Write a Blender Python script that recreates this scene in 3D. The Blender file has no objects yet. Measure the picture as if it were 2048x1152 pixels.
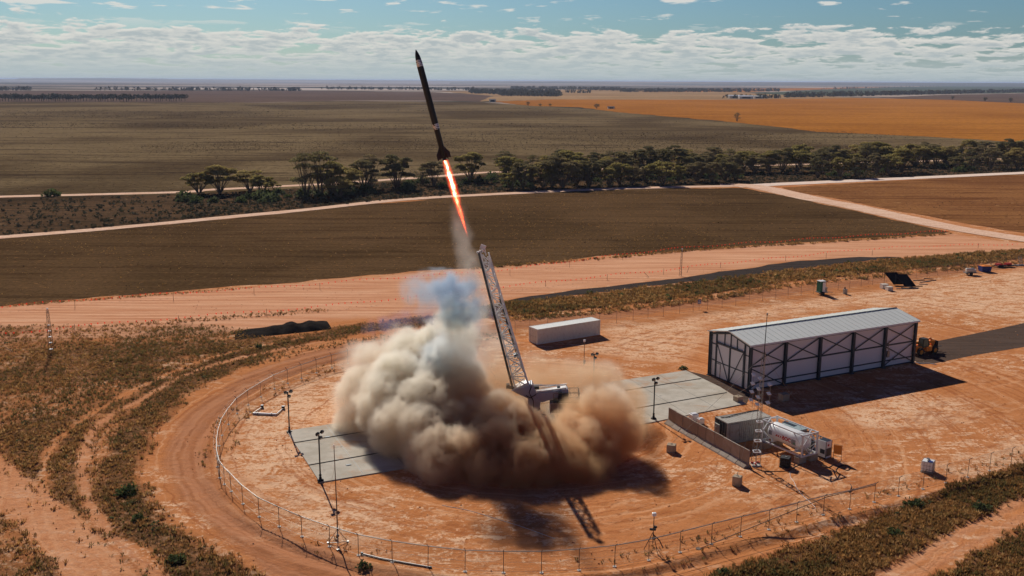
import bpy, math, random
import numpy as np
from mathutils import Vector, Matrix

R = math.radians
C = bpy.context.scene.collection
sc = bpy.context.scene

# ------------------------------------------------------------------ camera
FPX, ROLL, CAMH, HZ = 1966.3, 0.004, 40.15, 414.0     # focal length in photo pixels, roll, height (m)
pitch = math.atan(HZ / FPX)
fwd = Vector((0, math.cos(pitch), -math.sin(pitch)))
rt0 = Vector((1, 0, 0)); up0 = rt0.cross(fwd)
rt = rt0 * math.cos(ROLL) + up0 * math.sin(ROLL)
up = up0 * math.cos(ROLL) - rt0 * math.sin(ROLL)
cam_d = bpy.data.cameras.new('camera'); cam = bpy.data.objects.new('camera', cam_d); C.objects.link(cam)
cam_d.sensor_width = 36; cam_d.lens = 36 * FPX / 2048
cam_d.clip_start = 0.5; cam_d.clip_end = 300000
M = Matrix((rt, up, -fwd)).transposed().to_4x4(); M.translation = Vector((0, 0, CAMH))
cam.matrix_world = M
sc.camera = cam
sc.render.resolution_x, sc.render.resolution_y = 1024, 576

def at(px, py, z=0.0):
    "photo pixel -> point on the level plane z"
    d = fwd * FPX + rt * (px - 1024) + up * (576 - py)
    t = (z - CAMH) / d.z
    return Vector((d.x * t, d.y * t, z))
def ray(px, py, Y):
    "photo pixel -> point on the upright plane y = Y"
    d = fwd * FPX + rt * (px - 1024) + up * (576 - py)
    t = Y / d.y
    return Vector((d.x * t, Y, CAMH + d.z * t))

# ------------------------------------------------------------------ light
SUN_AZ, SUN_EL = 110.0, 33.0
sun_d = bpy.data.lights.new('sun', 'SUN'); sun = bpy.data.objects.new('sun', sun_d); C.objects.link(sun)
sun_d.energy = 5.0; sun_d.angle = R(0.55); sun_d.color = (1.0, 0.94, 0.85)
sd = Vector((math.cos(R(SUN_EL)) * math.cos(R(SUN_AZ)), math.cos(R(SUN_EL)) * math.sin(R(SUN_AZ)), math.sin(R(SUN_EL))))
sun.rotation_euler = sd.to_track_quat('Z', 'Y').to_euler()
sun.location = (0, 0, 60)

sc.view_settings.view_transform = 'Standard'; sc.view_settings.look = 'None'
sc.view_settings.exposure = -0.12; sc.view_settings.gamma = 1; sc.view_settings.use_curve_mapping = False

# ------------------------------------------------------------------ node helpers
class NT:
    def __init__(s, nt): s.nt = nt; s.n = nt.nodes; s.l = nt.links
    def _set(s, sock, v):
        if v is None: return
        if isinstance(v, bpy.types.NodeSocket): s.l.new(v, sock)
        elif isinstance(v, (tuple, list)) and len(v) == 3 and sock.type == 'RGBA': sock.default_value = (*v, 1)
        else: sock.default_value = v
    def node(s, t, **k):
        n = s.n.new(t)
        for a, b in k.items(): setattr(n, a, b)
        return n
    def math(s, op, a, b=None, c=None, clamp=False):
        n = s.node('ShaderNodeMath', operation=op, use_clamp=clamp)
        s._set(n.inputs[0], a); s._set(n.inputs[1], b)
        if c is not None: s._set(n.inputs[2], c)
        return n.outputs[0]
    def vmath(s, op, a, b=None, sc_=None):
        n = s.node('ShaderNodeVectorMath', operation=op)
        s._set(n.inputs[0], a); s._set(n.inputs[1], b)
        if sc_ is not None: s._set(n.inputs['Scale'], sc_)
        return n.outputs[1] if op in ('LENGTH', 'DISTANCE', 'DOT_PRODUCT') else n.outputs[0]
    def noise(s, vec, scale, det=4, rough=.55, dist=0.0, dim='3D'):
        n = s.node('ShaderNodeTexNoise', noise_dimensions=dim)
        s._set(n.inputs['Vector'], vec); n.inputs['Scale'].default_value = scale
        n.inputs['Detail'].default_value = det; n.inputs['Roughness'].default_value = rough
        n.inputs['Distortion'].default_value = dist
        return n.outputs[0]
    def ramp(s, f, stops, interp='LINEAR'):
        n = s.node('ShaderNodeValToRGB'); s._set(n.inputs[0], f)
        cr = n.color_ramp; cr.interpolation = interp
        while len(cr.elements) < len(stops): cr.elements.new(.5)
        for e, (p, c) in zip(cr.elements, stops):
            e.position = p; e.color = (*c, 1) if not isinstance(c, (int, float)) else (c, c, c, 1)
        return n.outputs[0]
    def mix(s, f, a, b, mode='MIX'):
        n = s.node('ShaderNodeMix', data_type='RGBA', blend_type=mode)
        s._set(n.inputs[0], f); s._set(n.inputs[6], a); s._set(n.inputs[7], b)
        return n.outputs[2]
    def mr(s, v, a, b, c=0.0, d=1.0, smooth=True):
        n = s.node('ShaderNodeMapRange', interpolation_type='SMOOTHSTEP' if smooth else 'LINEAR')
        s._set(n.inputs[0], v)
        for i, x in enumerate((a, b, c, d)): s._set(n.inputs[i + 1], x)
        return n.outputs[0]
    def attr(s, name):
        n = s.node('ShaderNodeAttribute', attribute_name=name); return n
    def sep(s, v):
        n = s.node('ShaderNodeSeparateXYZ'); s._set(n.inputs[0], v); return n.outputs
    def comb(s, x, y, z):
        n = s.node('ShaderNodeCombineXYZ')
        for i, v in enumerate((x, y, z)): s._set(n.inputs[i], v)
        return n.outputs[0]
    def mapping(s, v, rot=(0, 0, 0), scale=(1, 1, 1)):
        n = s.node('ShaderNodeMapping'); s._set(n.inputs[0], v)
        n.inputs['Rotation'].default_value = rot; n.inputs['Scale'].default_value = scale
        return n.outputs[0]
    def bump(s, h, strength=.4, dist=.05):
        n = s.node('ShaderNodeBump'); n.inputs['Strength'].default_value = strength
        n.inputs['Distance'].default_value = dist; s._set(n.inputs['Height'], h); return n.outputs[0]
    def pos(s): return s.node('ShaderNodeNewGeometry').outputs['Position']
    def obj(s): return s.node('ShaderNodeTexCoord').outputs['Object']

MATS = {}
def mat(name):
    m = bpy.data.materials.new(name); m.use_nodes = True
    t = NT(m.node_tree); b = t.n['Principled BSDF']
    b.inputs['Roughness'].default_value = .8; b.inputs['Specular IOR Level'].default_value = .3
    MATS[name] = m
    return m, t, b
def paint(name, col, rough=.5, metal=0.0, var=.12, dirt=0.0, scale=2.0, dirtcol=(.20, .09, .04)):
    "painted or plain surface with uneven tone, optional dust stains"
    m, t, b = mat(name)
    p = t.obj()
    n1 = t.noise(p, scale, 5, .6)
    c = t.mix(n1, tuple(x * (1 - var) for x in col), tuple(min(1, x * (1 + var)) for x in col))
    if dirt:
        n2 = t.noise(p, scale * 1.7 + .3, 6, .7)
        c = t.mix(t.mr(n2, .62 - .25 * dirt, .85 - .2 * dirt, 0, min(.9, dirt * 1.3)), c, dirtcol)
    t._set(b.inputs['Base Color'], c)
    b.inputs['Roughness'].default_value = rough; b.inputs['Metallic'].default_value = metal
    t._set(b.inputs['Normal'], t.bump(t.noise(p, scale * 12, 3), .12, .01))
    return m

# ------------------------------------------------------------------ sky
w = bpy.data.worlds.new('World'); sc.world = w; w.use_nodes = True
t = NT(w.node_tree); bg = t.n['Background']
sky = t.node('ShaderNodeTexSky', sky_type='NISHITA', sun_disc=False)
sky.sun_elevation = R(SUN_EL); sky.sun_rotation = R(90 - SUN_AZ)
sky.air_density = 1.1; sky.dust_density = .6; sky.ozone_density = 2.2; sky.altitude = 100
g = t.node('ShaderNodeTexCoord').outputs['Generated']
gx, gy, gz = t.sep(t.vmath('NORMALIZE', g))
az = t.math('ARCTAN2', gx, gy)
el = t.math('MAXIMUM', gz, .0005)
elr = t.math('POWER', el, .62)
warp = t.noise(t.comb(t.math('MULTIPLY', az, 6), t.math('MULTIPLY', elr, 20), 3.1), 2.0, 3, .6)
def cloud(dv, seed, su, sv, det=7, rough=.56):
    v = t.math('ADD', t.math('MULTIPLY', elr, sv), dv)
    return t.noise(t.comb(t.math('MULTIPLY', az, su), v, seed), 1.0, det, rough, .25)
big = t.noise(t.comb(t.math('MULTIPLY', az, 3.0), t.math('MULTIPLY', elr, 9), 7.7), 1.0, 3, .5)
# coverage: a thick band over the horizon that thins out with height and to the right
cov = t.math('SUBTRACT', t.mr(el, .038, .060, .535, .20, True), t.math('MULTIPLY', az, .20))
cov = t.math('ADD', cov, t.math('MULTIPLY', t.math('SUBTRACT', big, .5), .60))
c1 = cloud(0, 2.0, 27, 60, 8, .60)
c1b = cloud(.22, 2.0, 27, 60, 5, .55)
thr = t.math('SUBTRACT', 1.0, cov)
dens = t.mr(t.math('SUBTRACT', c1, t.math('MULTIPLY', thr, .82)), .0, .09, 0, 1)
densb = t.mr(t.math('SUBTRACT', c1b, t.math('MULTIPLY', thr, .82)), .0, .22, 0, 1)
c2 = cloud(0, 9.0, 15, 60, 5, .55)
top = t.math('MULTIPLY', t.mr(t.math('SUBTRACT', c2, t.math('MULTIPLY', az, .10)), .565, .63, 0, .9), t.mr(el, .04, .07, 0, 1))
dens = t.math('MULTIPLY', t.math('MAXIMUM', dens, top), t.mr(el, .11, .22, 1, .04))      # open sky overhead
puff = t.mr(cloud(.5, 5.0, 55, 100, 6, .6), .40, .62, 0, 1)
shade = t.mix(t.math('MULTIPLY', densb, t.mr(puff, 0, 1, 1.0, .45)), (14.6, 14.2, 13.2), (8.6, 9.6, 9.9))
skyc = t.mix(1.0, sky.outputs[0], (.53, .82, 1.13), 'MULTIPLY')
skyc = t.mix(t.mr(gz, .10, .26, 0, 1), skyc, t.mix(1.0, skyc, (.045, .15, .46), 'MULTIPLY'))        # upper sky out of view, darkened and tinted blue to deepen the shadows
# hazy pale air along the horizon
hzn = t.mr(el, .0, .040, .88, .0)
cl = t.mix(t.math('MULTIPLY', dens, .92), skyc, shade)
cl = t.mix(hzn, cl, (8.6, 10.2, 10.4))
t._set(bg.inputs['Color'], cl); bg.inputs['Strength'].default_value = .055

# ------------------------------------------------------------------ mesh helpers
class MB:
    "collects shapes; build() links them as one mesh object"
    def __init__(s): s.v = []; s.f = []; s.m = []; s.sm = []; s.cur = 0
    def add(s, vs, fs, smooth=False):
        o = len(s.v); s.v += [tuple(x) for x in vs]
        for f in fs: s.f.append(tuple(i + o for i in f)); s.m.append(s.cur); s.sm.append(smooth)
        return s
    def hexa(s, p):   # p: 4 bottom + 4 top, ccw
        return s.add(p, [(3, 2, 1, 0), (4, 5, 6, 7), (0, 1, 5, 4), (1, 2, 6, 5), (2, 3, 7, 6), (3, 0, 4, 7)])
    def box(s, c, size, rot=0.0, tilt=None):
        hx, hy, hz = (x / 2 for x in size)
        Mt = Matrix.Rotation(rot, 3, 'Z')
        if tilt: Mt = Mt @ Matrix.Rotation(tilt[0], 3, 'X') @ Matrix.Rotation(tilt[1], 3, 'Y')
        c = Vector(c)
        return s.hexa([c + Mt @ Vector(q) for q in ((-hx, -hy, -hz), (hx, -hy, -hz), (hx, hy, -hz), (-hx, hy, -hz), (-hx, -hy, hz), (hx, -hy, hz), (hx, hy, hz), (-hx, hy, hz))])
    def bar(s, a, b, w_=.1, h_=None, upv=(0, 0, 1)):
        a, b = Vector(a), Vector(b); d = (b - a).normalized(); h_ = h_ or w_
        u = d.cross(Vector(upv))
        if u.length < .05: u = d.cross(Vector((0, 1, 0)))
        u.normalize(); v = u.cross(d).normalized()
        u *= w_ / 2; v *= h_ / 2
        return s.hexa([a - u - v, a + u - v, b + u - v, b - u - v, a - u + v, a + u + v, b + u + v, b - u + v])
    def tube(s, pts, r, n=8, caps=True, smooth=True):
        pts = [Vector(p) for p in pts]
        rr = r if isinstance(r, (list, tuple)) else [r] * len(pts)
        vs = []; fs = []
        for i, p in enumerate(pts):
            d = (pts[min(i + 1, len(pts) - 1)] - pts[max(i - 1, 0)]).normalized()
            u = d.cross(Vector((0, 0, 1)))
            if u.length < .1: u = d.cross(Vector((0, 1, 0)))
            u.normalize(); v = d.cross(u)
            for k in range(n):
                a = 2 * math.pi * k / n
                vs.append(p + (u * math.cos(a) + v * math.sin(a)) * rr[i])
        for i in range(len(pts) - 1):
            for k in range(n):
                k2 = (k + 1) % n
                fs.append((i * n + k, i * n + k2, (i + 1) * n + k2, (i + 1) * n + k))
        s.add(vs, fs, smooth)
        if caps: s.add(vs[:n], [tuple(range(n))][::1]); s.add(vs[-n:], [tuple(reversed(range(n)))])
        return s
    def prism(s, pts, off):   # polygon extruded by vector off
        n = len(pts); off = Vector(off); a = [Vector(p) for p in pts]
        return s.add(a + [p + off for p in a], [tuple(range(n)), tuple(range(2 * n - 1, n - 1, -1))] + [(i, i + n, (i + 1) % n + n, (i + 1) % n) for i in range(n)])
    def build(s, name, m, parent=None, loc=None, bevel=0.0):
        me = bpy.data.meshes.new(name); me.from_pydata(s.v, [], s.f)
        ms = m if isinstance(m, (list, tuple)) else [m]
        for x in ms: me.materials.append(x)
        me.polygons.foreach_set('material_index', s.m); me.polygons.foreach_set('use_smooth', s.sm)
        me.update()
        o = bpy.data.objects.new(name, me); C.objects.link(o)
        if loc is not None: o.location = loc
        if parent is not None: o.parent = parent
        if bevel:
            bm_ = o.modifiers.new('bevel', 'BEVEL'); bm_.width = bevel; bm_.segments = 2; bm_.limit_method = 'ANGLE'
        return o
def npmesh(name, V, F, mats, attrs=None, smooth=False):
    "fast mesh from numpy arrays (F: n x 3 or n x 4)"
    me = bpy.data.meshes.new(name); k = F.shape[1]
    me.vertices.add(len(V)); me.vertices.foreach_set('co', np.ascontiguousarray(V, dtype=np.float32).ravel())
    me.loops.add(F.size); me.loops.foreach_set('vertex_index', np.ascontiguousarray(F, dtype=np.int32).ravel())
    me.polygons.add(len(F)); me.polygons.foreach_set('loop_start', np.arange(0, F.size, k, dtype=np.int32))
    try: me.polygons.foreach_set('loop_total', np.full(len(F), k, dtype=np.int32))
    except Exception: pass
    me.update(calc_edges=True)
    for m in (mats if isinstance(mats, (list, tuple)) else [mats]): me.materials.append(m)
    for a, d in (attrs or {}).items():
        if d.ndim == 2:
            at_ = me.attributes.new(a, 'FLOAT_COLOR', 'POINT'); q = np.ones((len(V), 4), dtype=np.float32); q[:, :3] = d; at_.data.foreach_set('color', q.ravel())
        else:
            at_ = me.attributes.new(a, 'FLOAT', 'POINT'); at_.data.foreach_set('value', d.astype(np.float32))
    if smooth: me.polygons.foreach_set('use_smooth', np.ones(len(F), dtype=bool))
    o = bpy.data.objects.new(name, me); C.objects.link(o)
    return o
def tag(o, label=None, cat=None, group=None, kind=None):
    if label: o['label'] = label
    if cat: o['category'] = cat
    if group: o['group'] = group
    if kind: o['kind'] = kind
    return o
def empty(name, loc=(0, 0, 0), rz=0.0, label=None, cat=None, group=None):
    o = bpy.data.objects.new(name, None); C.objects.link(o); o.location = loc; o.rotation_euler = (0, 0, rz)
    o.empty_display_size = .3
    return tag(o, label, cat, group)
def children(o): return [c for c in bpy.data.objects if c.parent == o]
def copy_tree(o, parent=None):
    c = o.copy(); C.objects.link(c)
    if parent is not None: c.parent = parent
    for ch in children(o): copy_tree(ch, c)
    return c

# value noise on numpy arrays
_rng = np.random.default_rng(7)
_tab = _rng.random((64, 64, 64)).astype(np.float32)
def vnoise(x, y, z=0.0):
    x, y, z = np.broadcast_arrays(np.float32(x), np.float32(y), np.float32(z))
    xi, yi, zi = np.floor(x).astype(np.int32), np.floor(y).astype(np.int32), np.floor(z).astype(np.int32)
    fx, fy, fz = x - xi, y - yi, z - zi
    fx = fx * fx * (3 - 2 * fx); fy = fy * fy * (3 - 2 * fy); fz = fz * fz * (3 - 2 * fz)
    g_ = lambda a, b, c: _tab[(xi + a) & 63, (yi + b) & 63, (zi + c) & 63]
    a = g_(0, 0, 0) * (1 - fx) + g_(1, 0, 0) * fx; b = g_(0, 1, 0) * (1 - fx) + g_(1, 1, 0) * fx
    c = g_(0, 0, 1) * (1 - fx) + g_(1, 0, 1) * fx; d = g_(0, 1, 1) * (1 - fx) + g_(1, 1, 1) * fx
    return (a * (1 - fy) + b * fy) * (1 - fz) + (c * (1 - fy) + d * fy) * fz
def fbm(x, y, z=0.0, o=4):
    s, a, n = 0, 1, 0
    for i in range(o):
        s = s + a * vnoise(x * 2 ** i + 17.3 * i, y * 2 ** i + 5.1 * i, z * 2 ** i + 9.7 * i); n += a; a *= .5
    return s / n
def sstep(a, b, x):
    q = np.clip((x - a) / (b - a), 0, 1); return q * q * (3 - 2 * q)
def poly_sd(X, Y, pts):
    "signed distance to polygon, positive inside"
    P = np.array([(p[0], p[1]) for p in pts], dtype=np.float64); n = len(P)
    d = np.full(X.shape, 1e9); ins = np.zeros(X.shape, bool)
    for i in range(n):
        a, b = P[i], P[(i + 1) % n]; e = b - a
        tt = np.clip(((X - a[0]) * e[0] + (Y - a[1]) * e[1]) / max(e @ e, 1e-9), 0, 1)
        d = np.minimum(d, np.hypot(X - a[0] - tt * e[0], Y - a[1] - tt * e[1]))
        if abs(e[1]) > 1e-9:
            cnd = ((a[1] > Y) != (b[1] > Y)) & (X < e[0] * (Y - a[1]) / e[1] + a[0]); ins ^= cnd
    return np.where(ins, d, -d)
def line_d(X, Y, pts):
    P = np.array([(p[0], p[1]) for p in pts]); d = np.full(X.shape, 1e9)
    for i in range(len(P) - 1):
        a, b = P[i], P[i + 1]; e = b - a
        tt = np.clip(((X - a[0]) * e[0] + (Y - a[1]) * e[1]) / max(e @ e, 1e-9), 0, 1)
        d = np.minimum(d, np.hypot(X - a[0] - tt * e[0], Y - a[1] - tt * e[1]))
    return d
W_ = lambda pts: [at(*p) for p in pts]
def smooth_line(pts, k=6, closed=False):
    "Catmull-Rom through points"
    P = [Vector(p) for p in pts]; out = []
    n = len(P)
    for i in range(n - (0 if closed else 1)):
        g4 = [P[(i + j) % n] if closed else P[min(max(i + j, 0), n - 1)] for j in (-1, 0, 1, 2)]
        for q in range(k):
            s_ = q / k
            out.append(.5 * ((2 * g4[1]) + (g4[2] - g4[0]) * s_ + (2 * g4[0] - 5 * g4[1] + 4 * g4[2] - g4[3]) * s_ ** 2 + (3 * g4[1] - g4[0] - 3 * g4[2] + g4[3]) * s_ ** 3))
    if not closed: out.append(P[-1])
    return out
# ------------------------------------------------------------------ ground regions (photo outline -> ground plane)
FENCE_PX = [(1000,672),(960,676),(900,683),(850,692),(810,700),(770,708),(728,718),(696,727),(664,736),(633,746),(603,757),(575.6,767),(548.9,778),(522,794),(496.7,810),(474.4,827),(457,849),(444,871),(438,892),(435,912),(435,934),(440,956),(449,969),(462.5,983),(486,1008),(518.5,1034),(558.5,1053.5),(604,1073.5),(659,1093.5),(717,1111),(784.5,1124.5),(856,1135),(930,1143.5),(1007,1146),(1083,1146),(1158,1141),(1229,1133.5),(1297.5,1121),(1360,1105),(1422.5,1088.5),(1480.5,1073.5),(1537.5,1059.5),(1593,1044.5),(1646,1030),(1699,1018.5),(1748,1004.5),(1796.5,992),(1845.5,978.5),(1891.5,966),(1935,954.5),(1979,942),(2021.5,931),(2066,919),(2110,907),(2160,895)]
BACK_PX = [(1030,668),(1060,664),(1095,660),(1130,656),(1165,653),(1199,650),(1233,647),(1266,641.6),(1296,637),(1326.5,633),(1359,627.5),(1386,624.6),(1414.6,620),(1444,615.6),(1471.5,612),(1498,607),(1525,602.5),(1551,599),(1576,596),(1602,592),(1627,588),(1652,584),(1676,580),(1699,577),(1722,573.5),(1745,570),(1768,566.5),(1790,563),(1811,560),(1832,557),(1853.8,553.6),(1874.6,550.3),(1895,547),(1915,545),(1936,541.5),(1956,538),(1975,535),(1994,532.5),(2012,530),(2030,527.5),(2048,525)]
BELT = W_([(1010,606),(950,618),(900,628),(780,642),(660,657),(540,680),(430,712),(330,765),(250,825),(205,890),(190,950),(200,1010),(240,1070),(310,1125),(350,1170),(530,1170),(440,1118),(400,1085),(330,1040),(290,990),(270,940),(285,880),(330,830),(400,775),(480,735),(600,690),(700,668),(860,650),(1010,632)])
RSTRIP = W_([(1000,606),(1090,602),(1300,574),(1450,557),(1600,539),(1800,517),(1950,506),(2080,497),(2080,516),(1950,527),(1800,541),(1600,561),(1400,591),(1200,616),(1000,632)])
TRACK = W_([(1010,645),(860,660),(720,683),(600,708),(500,746),(420,795),(350,850),(325,900),(345,960),(400,1040),(480,1100),(560,1170),(900,1170),(717,1128),(600,1086),(510,1040),(440,985),(422,940),(422,890),(440,850),(490,795),(560,757),(700,712),(1010,668)])
BANK = W_([(1000,640),(1200,626),(1400,602),(1600,571),(1800,550),(2060,526),(2060,533),(1800,561),(1600,586),(1400,614),(1200,641),(1000,660)])
LEFTF = W_([(-60,715),(60,700),(180,690),(300,688),(430,682),(560,672),(660,657),(540,690),(430,722),(330,775),(250,835),(205,900),(195,960),(205,1020),(250,1080),(330,1170),(255,1170),(150,1060),(60,975),(-60,880)])
LCORN = W_([(-60,985),(30,1030),(90,1100),(120,1170),(-60,1170)])
LSPARSE = W_([(-60,655),(180,655),(330,650),(480,660),(440,685),(300,692),(180,695),(-60,720)])
BR1 = W_([(1340,1190),(1480,1126),(1640,1076),(1800,1016),(1900,978),(2080,922),(2080,978),(1980,1022),(1880,1075),(1710,1180)])
BR2 = W_([(1830,1180),(1940,1112),(2090,1032),(2090,1180)])
RUNWAY = W_([(-60,618),(300,590),(600,566),(900,540),(1040,532),(1200,516),(1400,499),(1600,487),(1905,468),(1960,478),(2100,492),(2100,497),(1950,505),(1800,514),(1600,520),(1360,555),(1100,585),(1015,600),(900,622),(660,640),(450,665),(-60,690)])
BRTRACK = smooth_line(W_([(1680,1200),(1770,1150),(1880,1090),(2000,1022),(2100,970)]))
BRTRACK2 = smooth_line(W_([(1740,1200),(1826,1152),(1930,1096),(2040,1038),(2120,1000)]))
LTRACKS = [smooth_line(W_(q)) for q in ([(-60,905),(40,972),(110,1032),(180,1095),(260,1180)], [(-60,945),(30,1008),(100,1070),(160,1135),(190,1190)], [(640,684),(480,716),(370,750),(280,800),(195,850),(165,930),(180,1010),(235,1082),(340,1175)], [(600,676),(420,716),(250,790),(125,870),(85,950),(120,1035),(215,1160)])]
PERIM = smooth_line(W_(FENCE_PX))

def axis_(lo, hi, step, out_lo, out_hi, gr):
    a = list(np.arange(lo, hi, step)); s = step
    b = [lo]
    while b[-1] > out_lo: s *= gr; b.append(b[-1] - s)
    s = step; c = [a[-1]]
    while c[-1] < out_hi: s *= gr; c.append(c[-1] + s)
    return np.array(list(reversed(b[1:])) + a + c[1:])
gx_ = axis_(-95, 130, .38, -52000, 52000, 1.035)
gy_ = axis_(68, 235, .38, -3000, 60000, 1.03)
GX, GY = np.meshgrid(gx_, gy_)
near = (GX > -220) & (GX < 330) & (GY > 55) & (GY < 480)
def mask(poly, soft, amp, sc_=.25, lo=None):
    m = np.full(GX.shape, 0.0)
    s = poly_sd(GX[near], GY[near], poly)
    n = fbm(GX[near] * sc_, GY[near] * sc_, 0.3, 4) - .5
    m[near] = sstep(-soft, soft, s + n * amp)
    return m
def lmask(line, wd, amp=.8):
    m = np.zeros(GX.shape)
    n = fbm(GX[near] * .3, GY[near] * .3, 4.3, 3) - .5
    m[near] = sstep(.5, -.5, line_d(GX[near], GY[near], line) - wd + n * amp)
    return m
def scrub_density(X, Y):
    n1 = lambda s, z_: fbm(X * s, Y * s, z_, 4)
    def mk(poly, soft, amp, s=.22): return sstep(-soft, soft, poly_sd(X, Y, poly) + (n1(s, .3) - .5) * amp)
    d = mk(BELT, 1.2, 5.0)
    d = np.maximum(d, mk(RSTRIP, 1.2, 4.0))
    patch = sstep(.42, .56, n1(.11, 5.0)) * .75 + .25 * sstep(.45, .6, n1(.5, 2.0))
    d = np.maximum(d, mk(LEFTF, 2, 8.0) * (.42 + .58 * patch))
    d = np.maximum(d, mk(LSPARSE, 2, 6.0) * (.2 + .4 * patch))
    d = np.maximum(d, mk(LCORN, 1.2, 4.0) * (.35 + .65 * patch))
    d = np.maximum(d, mk(BR1, .6, 2.2))
    d = np.maximum(d, mk(BR2, .8, 4.0) * .9)
    tr = np.zeros(X.shape)
    for l_, wd in ((BRTRACK, .55), (BRTRACK2, .5), (LTRACKS[0], 1.5), (LTRACKS[1], 1.6), (LTRACKS[2], .5), (LTRACKS[3], .38)):
        tr = np.maximum(tr, sstep(.5, -.4, line_d(X, Y, l_) - wd + (n1(.4, 8.0) - .5) * 1.6))
    return d * (1 - tr * .93)
a_scrub = np.zeros(GX.shape); a_scrub[near] = scrub_density(GX[near], GY[near])
a_track = np.maximum(mask(TRACK, .8, 3.0), mask(BANK, 1.0, 3.0)) * (1 - a_scrub)
a_run = mask(RUNWAY, 2.0, 4.0)
a_pale = np.zeros(GX.shape)
CRUST = [W_(q) for q in ([(440,880),(500,800),(600,750),(760,712),(760,850),(600,870),(640,975),(780,1000),(760,1090),(640,1080),(520,1030),(455,960)], [(1180,700),(1240,650),(1450,622),(1700,590),(1900,560),(2100,530),(2100,640),(1900,625),(1700,612),(1420,650),(1380,735)], [(1650,830),(1800,790),(1960,800),(1900,860),(1740,870)], [(1850,940),(2100,860),(2100,905),(1950,955)])]
a_cru = np.zeros(GX.shape)
a_rut = np.zeros(GX.shape)
for q in ([(1560,905),(1700,862),(1850,850),(2080,800)], [(1640,975),(1760,920),(1850,840),(1900,760),(1960,720),(2090,690)], [(1620,880),(1720,905),(1820,872),(1870,800),(2090,745)], [(1215,705),(1330,690),(1405,652),(1600,612),(1800,590),(2090,548)], [(1225,690),(1300,668),(1450,636),(1700,606),(2090,572)], [(475,900),(560,1005),(760,1052),(1000,1078),(1300,1042),(1500,985),(1640,960)], [(515,870),(600,985),(800,1020),(1060,1058),(1290,1000),(1420,930)], [(1500,1005),(1700,985),(1900,925),(2090,872)], [(1230,880),(1290,960),(1400,1010),(1600,1000),(1800,950)], [(1700,900),(1790,915),(1830,890),(1790,865),(1700,870),(1660,890),(1700,905)], [(560,800),(640,760),(700,745)], [(1840,760),(1960,730),(2090,705)]):
    L_ = smooth_line(W_(q), 8)
    for sg_ in (-.9, .9):
        O_ = []
        for i_, v_ in enumerate(L_):
            d__ = L_[min(i_ + 1, len(L_) - 1)] - L_[max(i_ - 1, 0)]; d__.z = 0; d__.normalize(); O_.append(v_ + Vector((-d__.y, d__.x, 0)) * sg_)
        m_ = np.zeros(GX.shape); m_[near] = sstep(.42, .08, line_d(GX[near], GY[near], O_)) * sstep(.35, .6, fbm(GX[near] * .2, GY[near] * .2, 6.0, 3)); a_rut = np.maximum(a_rut, m_)
for q in CRUST: a_cru = np.maximum(a_cru, mask(q, 3.0, 9.0, .12))
for l_, wd in ((LTRACKS[0], 1.4), (LTRACKS[1], 1.3), (BRTRACK, .6), (BRTRACK2, .5), (LTRACKS[2], .5)):
    a_pale = np.maximum(a_pale, lmask(l_, wd))
# relief: uneven scrub, low berm outside the fence, wheel ruts on the perimeter track
Z = np.zeros(GX.shape)
Xn, Yn = GX[near], GY[near]
dp = line_d(Xn, Yn, PERIM)
inside = poly_sd(Xn, Yn, [(p.x, p.y) for p in PERIM] + [(400, 110, 0), (400, 260, 0), (60, 190, 0)]) > 0
od = np.where(inside, -dp, dp)
relief = (fbm(Xn * .35, Yn * .35, 1.0, 4) - .5) * .35 * a_scrub[near] + (fbm(Xn * 1.6, Yn * 1.6, 3.0, 3) - .5) * .14 * np.maximum(a_scrub[near], .25 * (od > .5))
berm = .34 * np.exp(-((od - .9 + (fbm(Xn * .2, Yn * .2, 2.0, 2) - .5) * .8) / .55) ** 2) - .20 * np.exp(-((od - 2.3) / .6) ** 2)
rut = sum(-.05 * np.exp(-((od - q) / .25) ** 2) for q in (4.2, 6.0, 7.5))
Z[near] = (relief + (berm + rut) * (GX[near] < 250) * (Yn < 210)) * sstep(.3, -1.5, -od + .4 + 0 * od) 
Z = np.where(near, Z, 0)
ny_, nx_ = GX.shape
idx = np.arange(nx_ * ny_).reshape(ny_, nx_)
Fq = np.stack([idx[:-1, :-1], idx[:-1, 1:], idx[1:, 1:], idx[1:, :-1]], -1).reshape(-1, 4)
Vq = np.stack([GX, GY, Z], -1).reshape(-1, 3)
def ground_z(x, y):
    i = int(np.clip(np.searchsorted(gx_, x), 0, nx_ - 1)); j = int(np.clip(np.searchsorted(gy_, y), 0, ny_ - 1))
    return float(Z[j, i])

gm, t, b = mat('red_soil')
p = t.pos(); px_, py_, pz_ = t.sep(p)
scr = t.attr('scrub').outputs['Fac']; trk = t.attr('track').outputs['Fac']; rwy = t.attr('runway').outputs['Fac']; pal = t.attr('pale').outputs['Fac']
fine = t.noise(p, 2.2, 8, .76); mid = t.noise(p, .35, 7, .62); bigN = t.noise(p, .035, 4, .5)
along = t.mapping(p, rot=(0, 0, R(-22)), scale=(.55, 1.1, 1))
streak = t.noise(along, .60, 8, .70, .6)
base = t.mix(t.mr(mid, .3, .7), (.50, .190, .066), (.60, .242, .092))
base = t.mix(t.mr(bigN, .35, .65, 0, .5), base, (.60, .235, .09))
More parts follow.
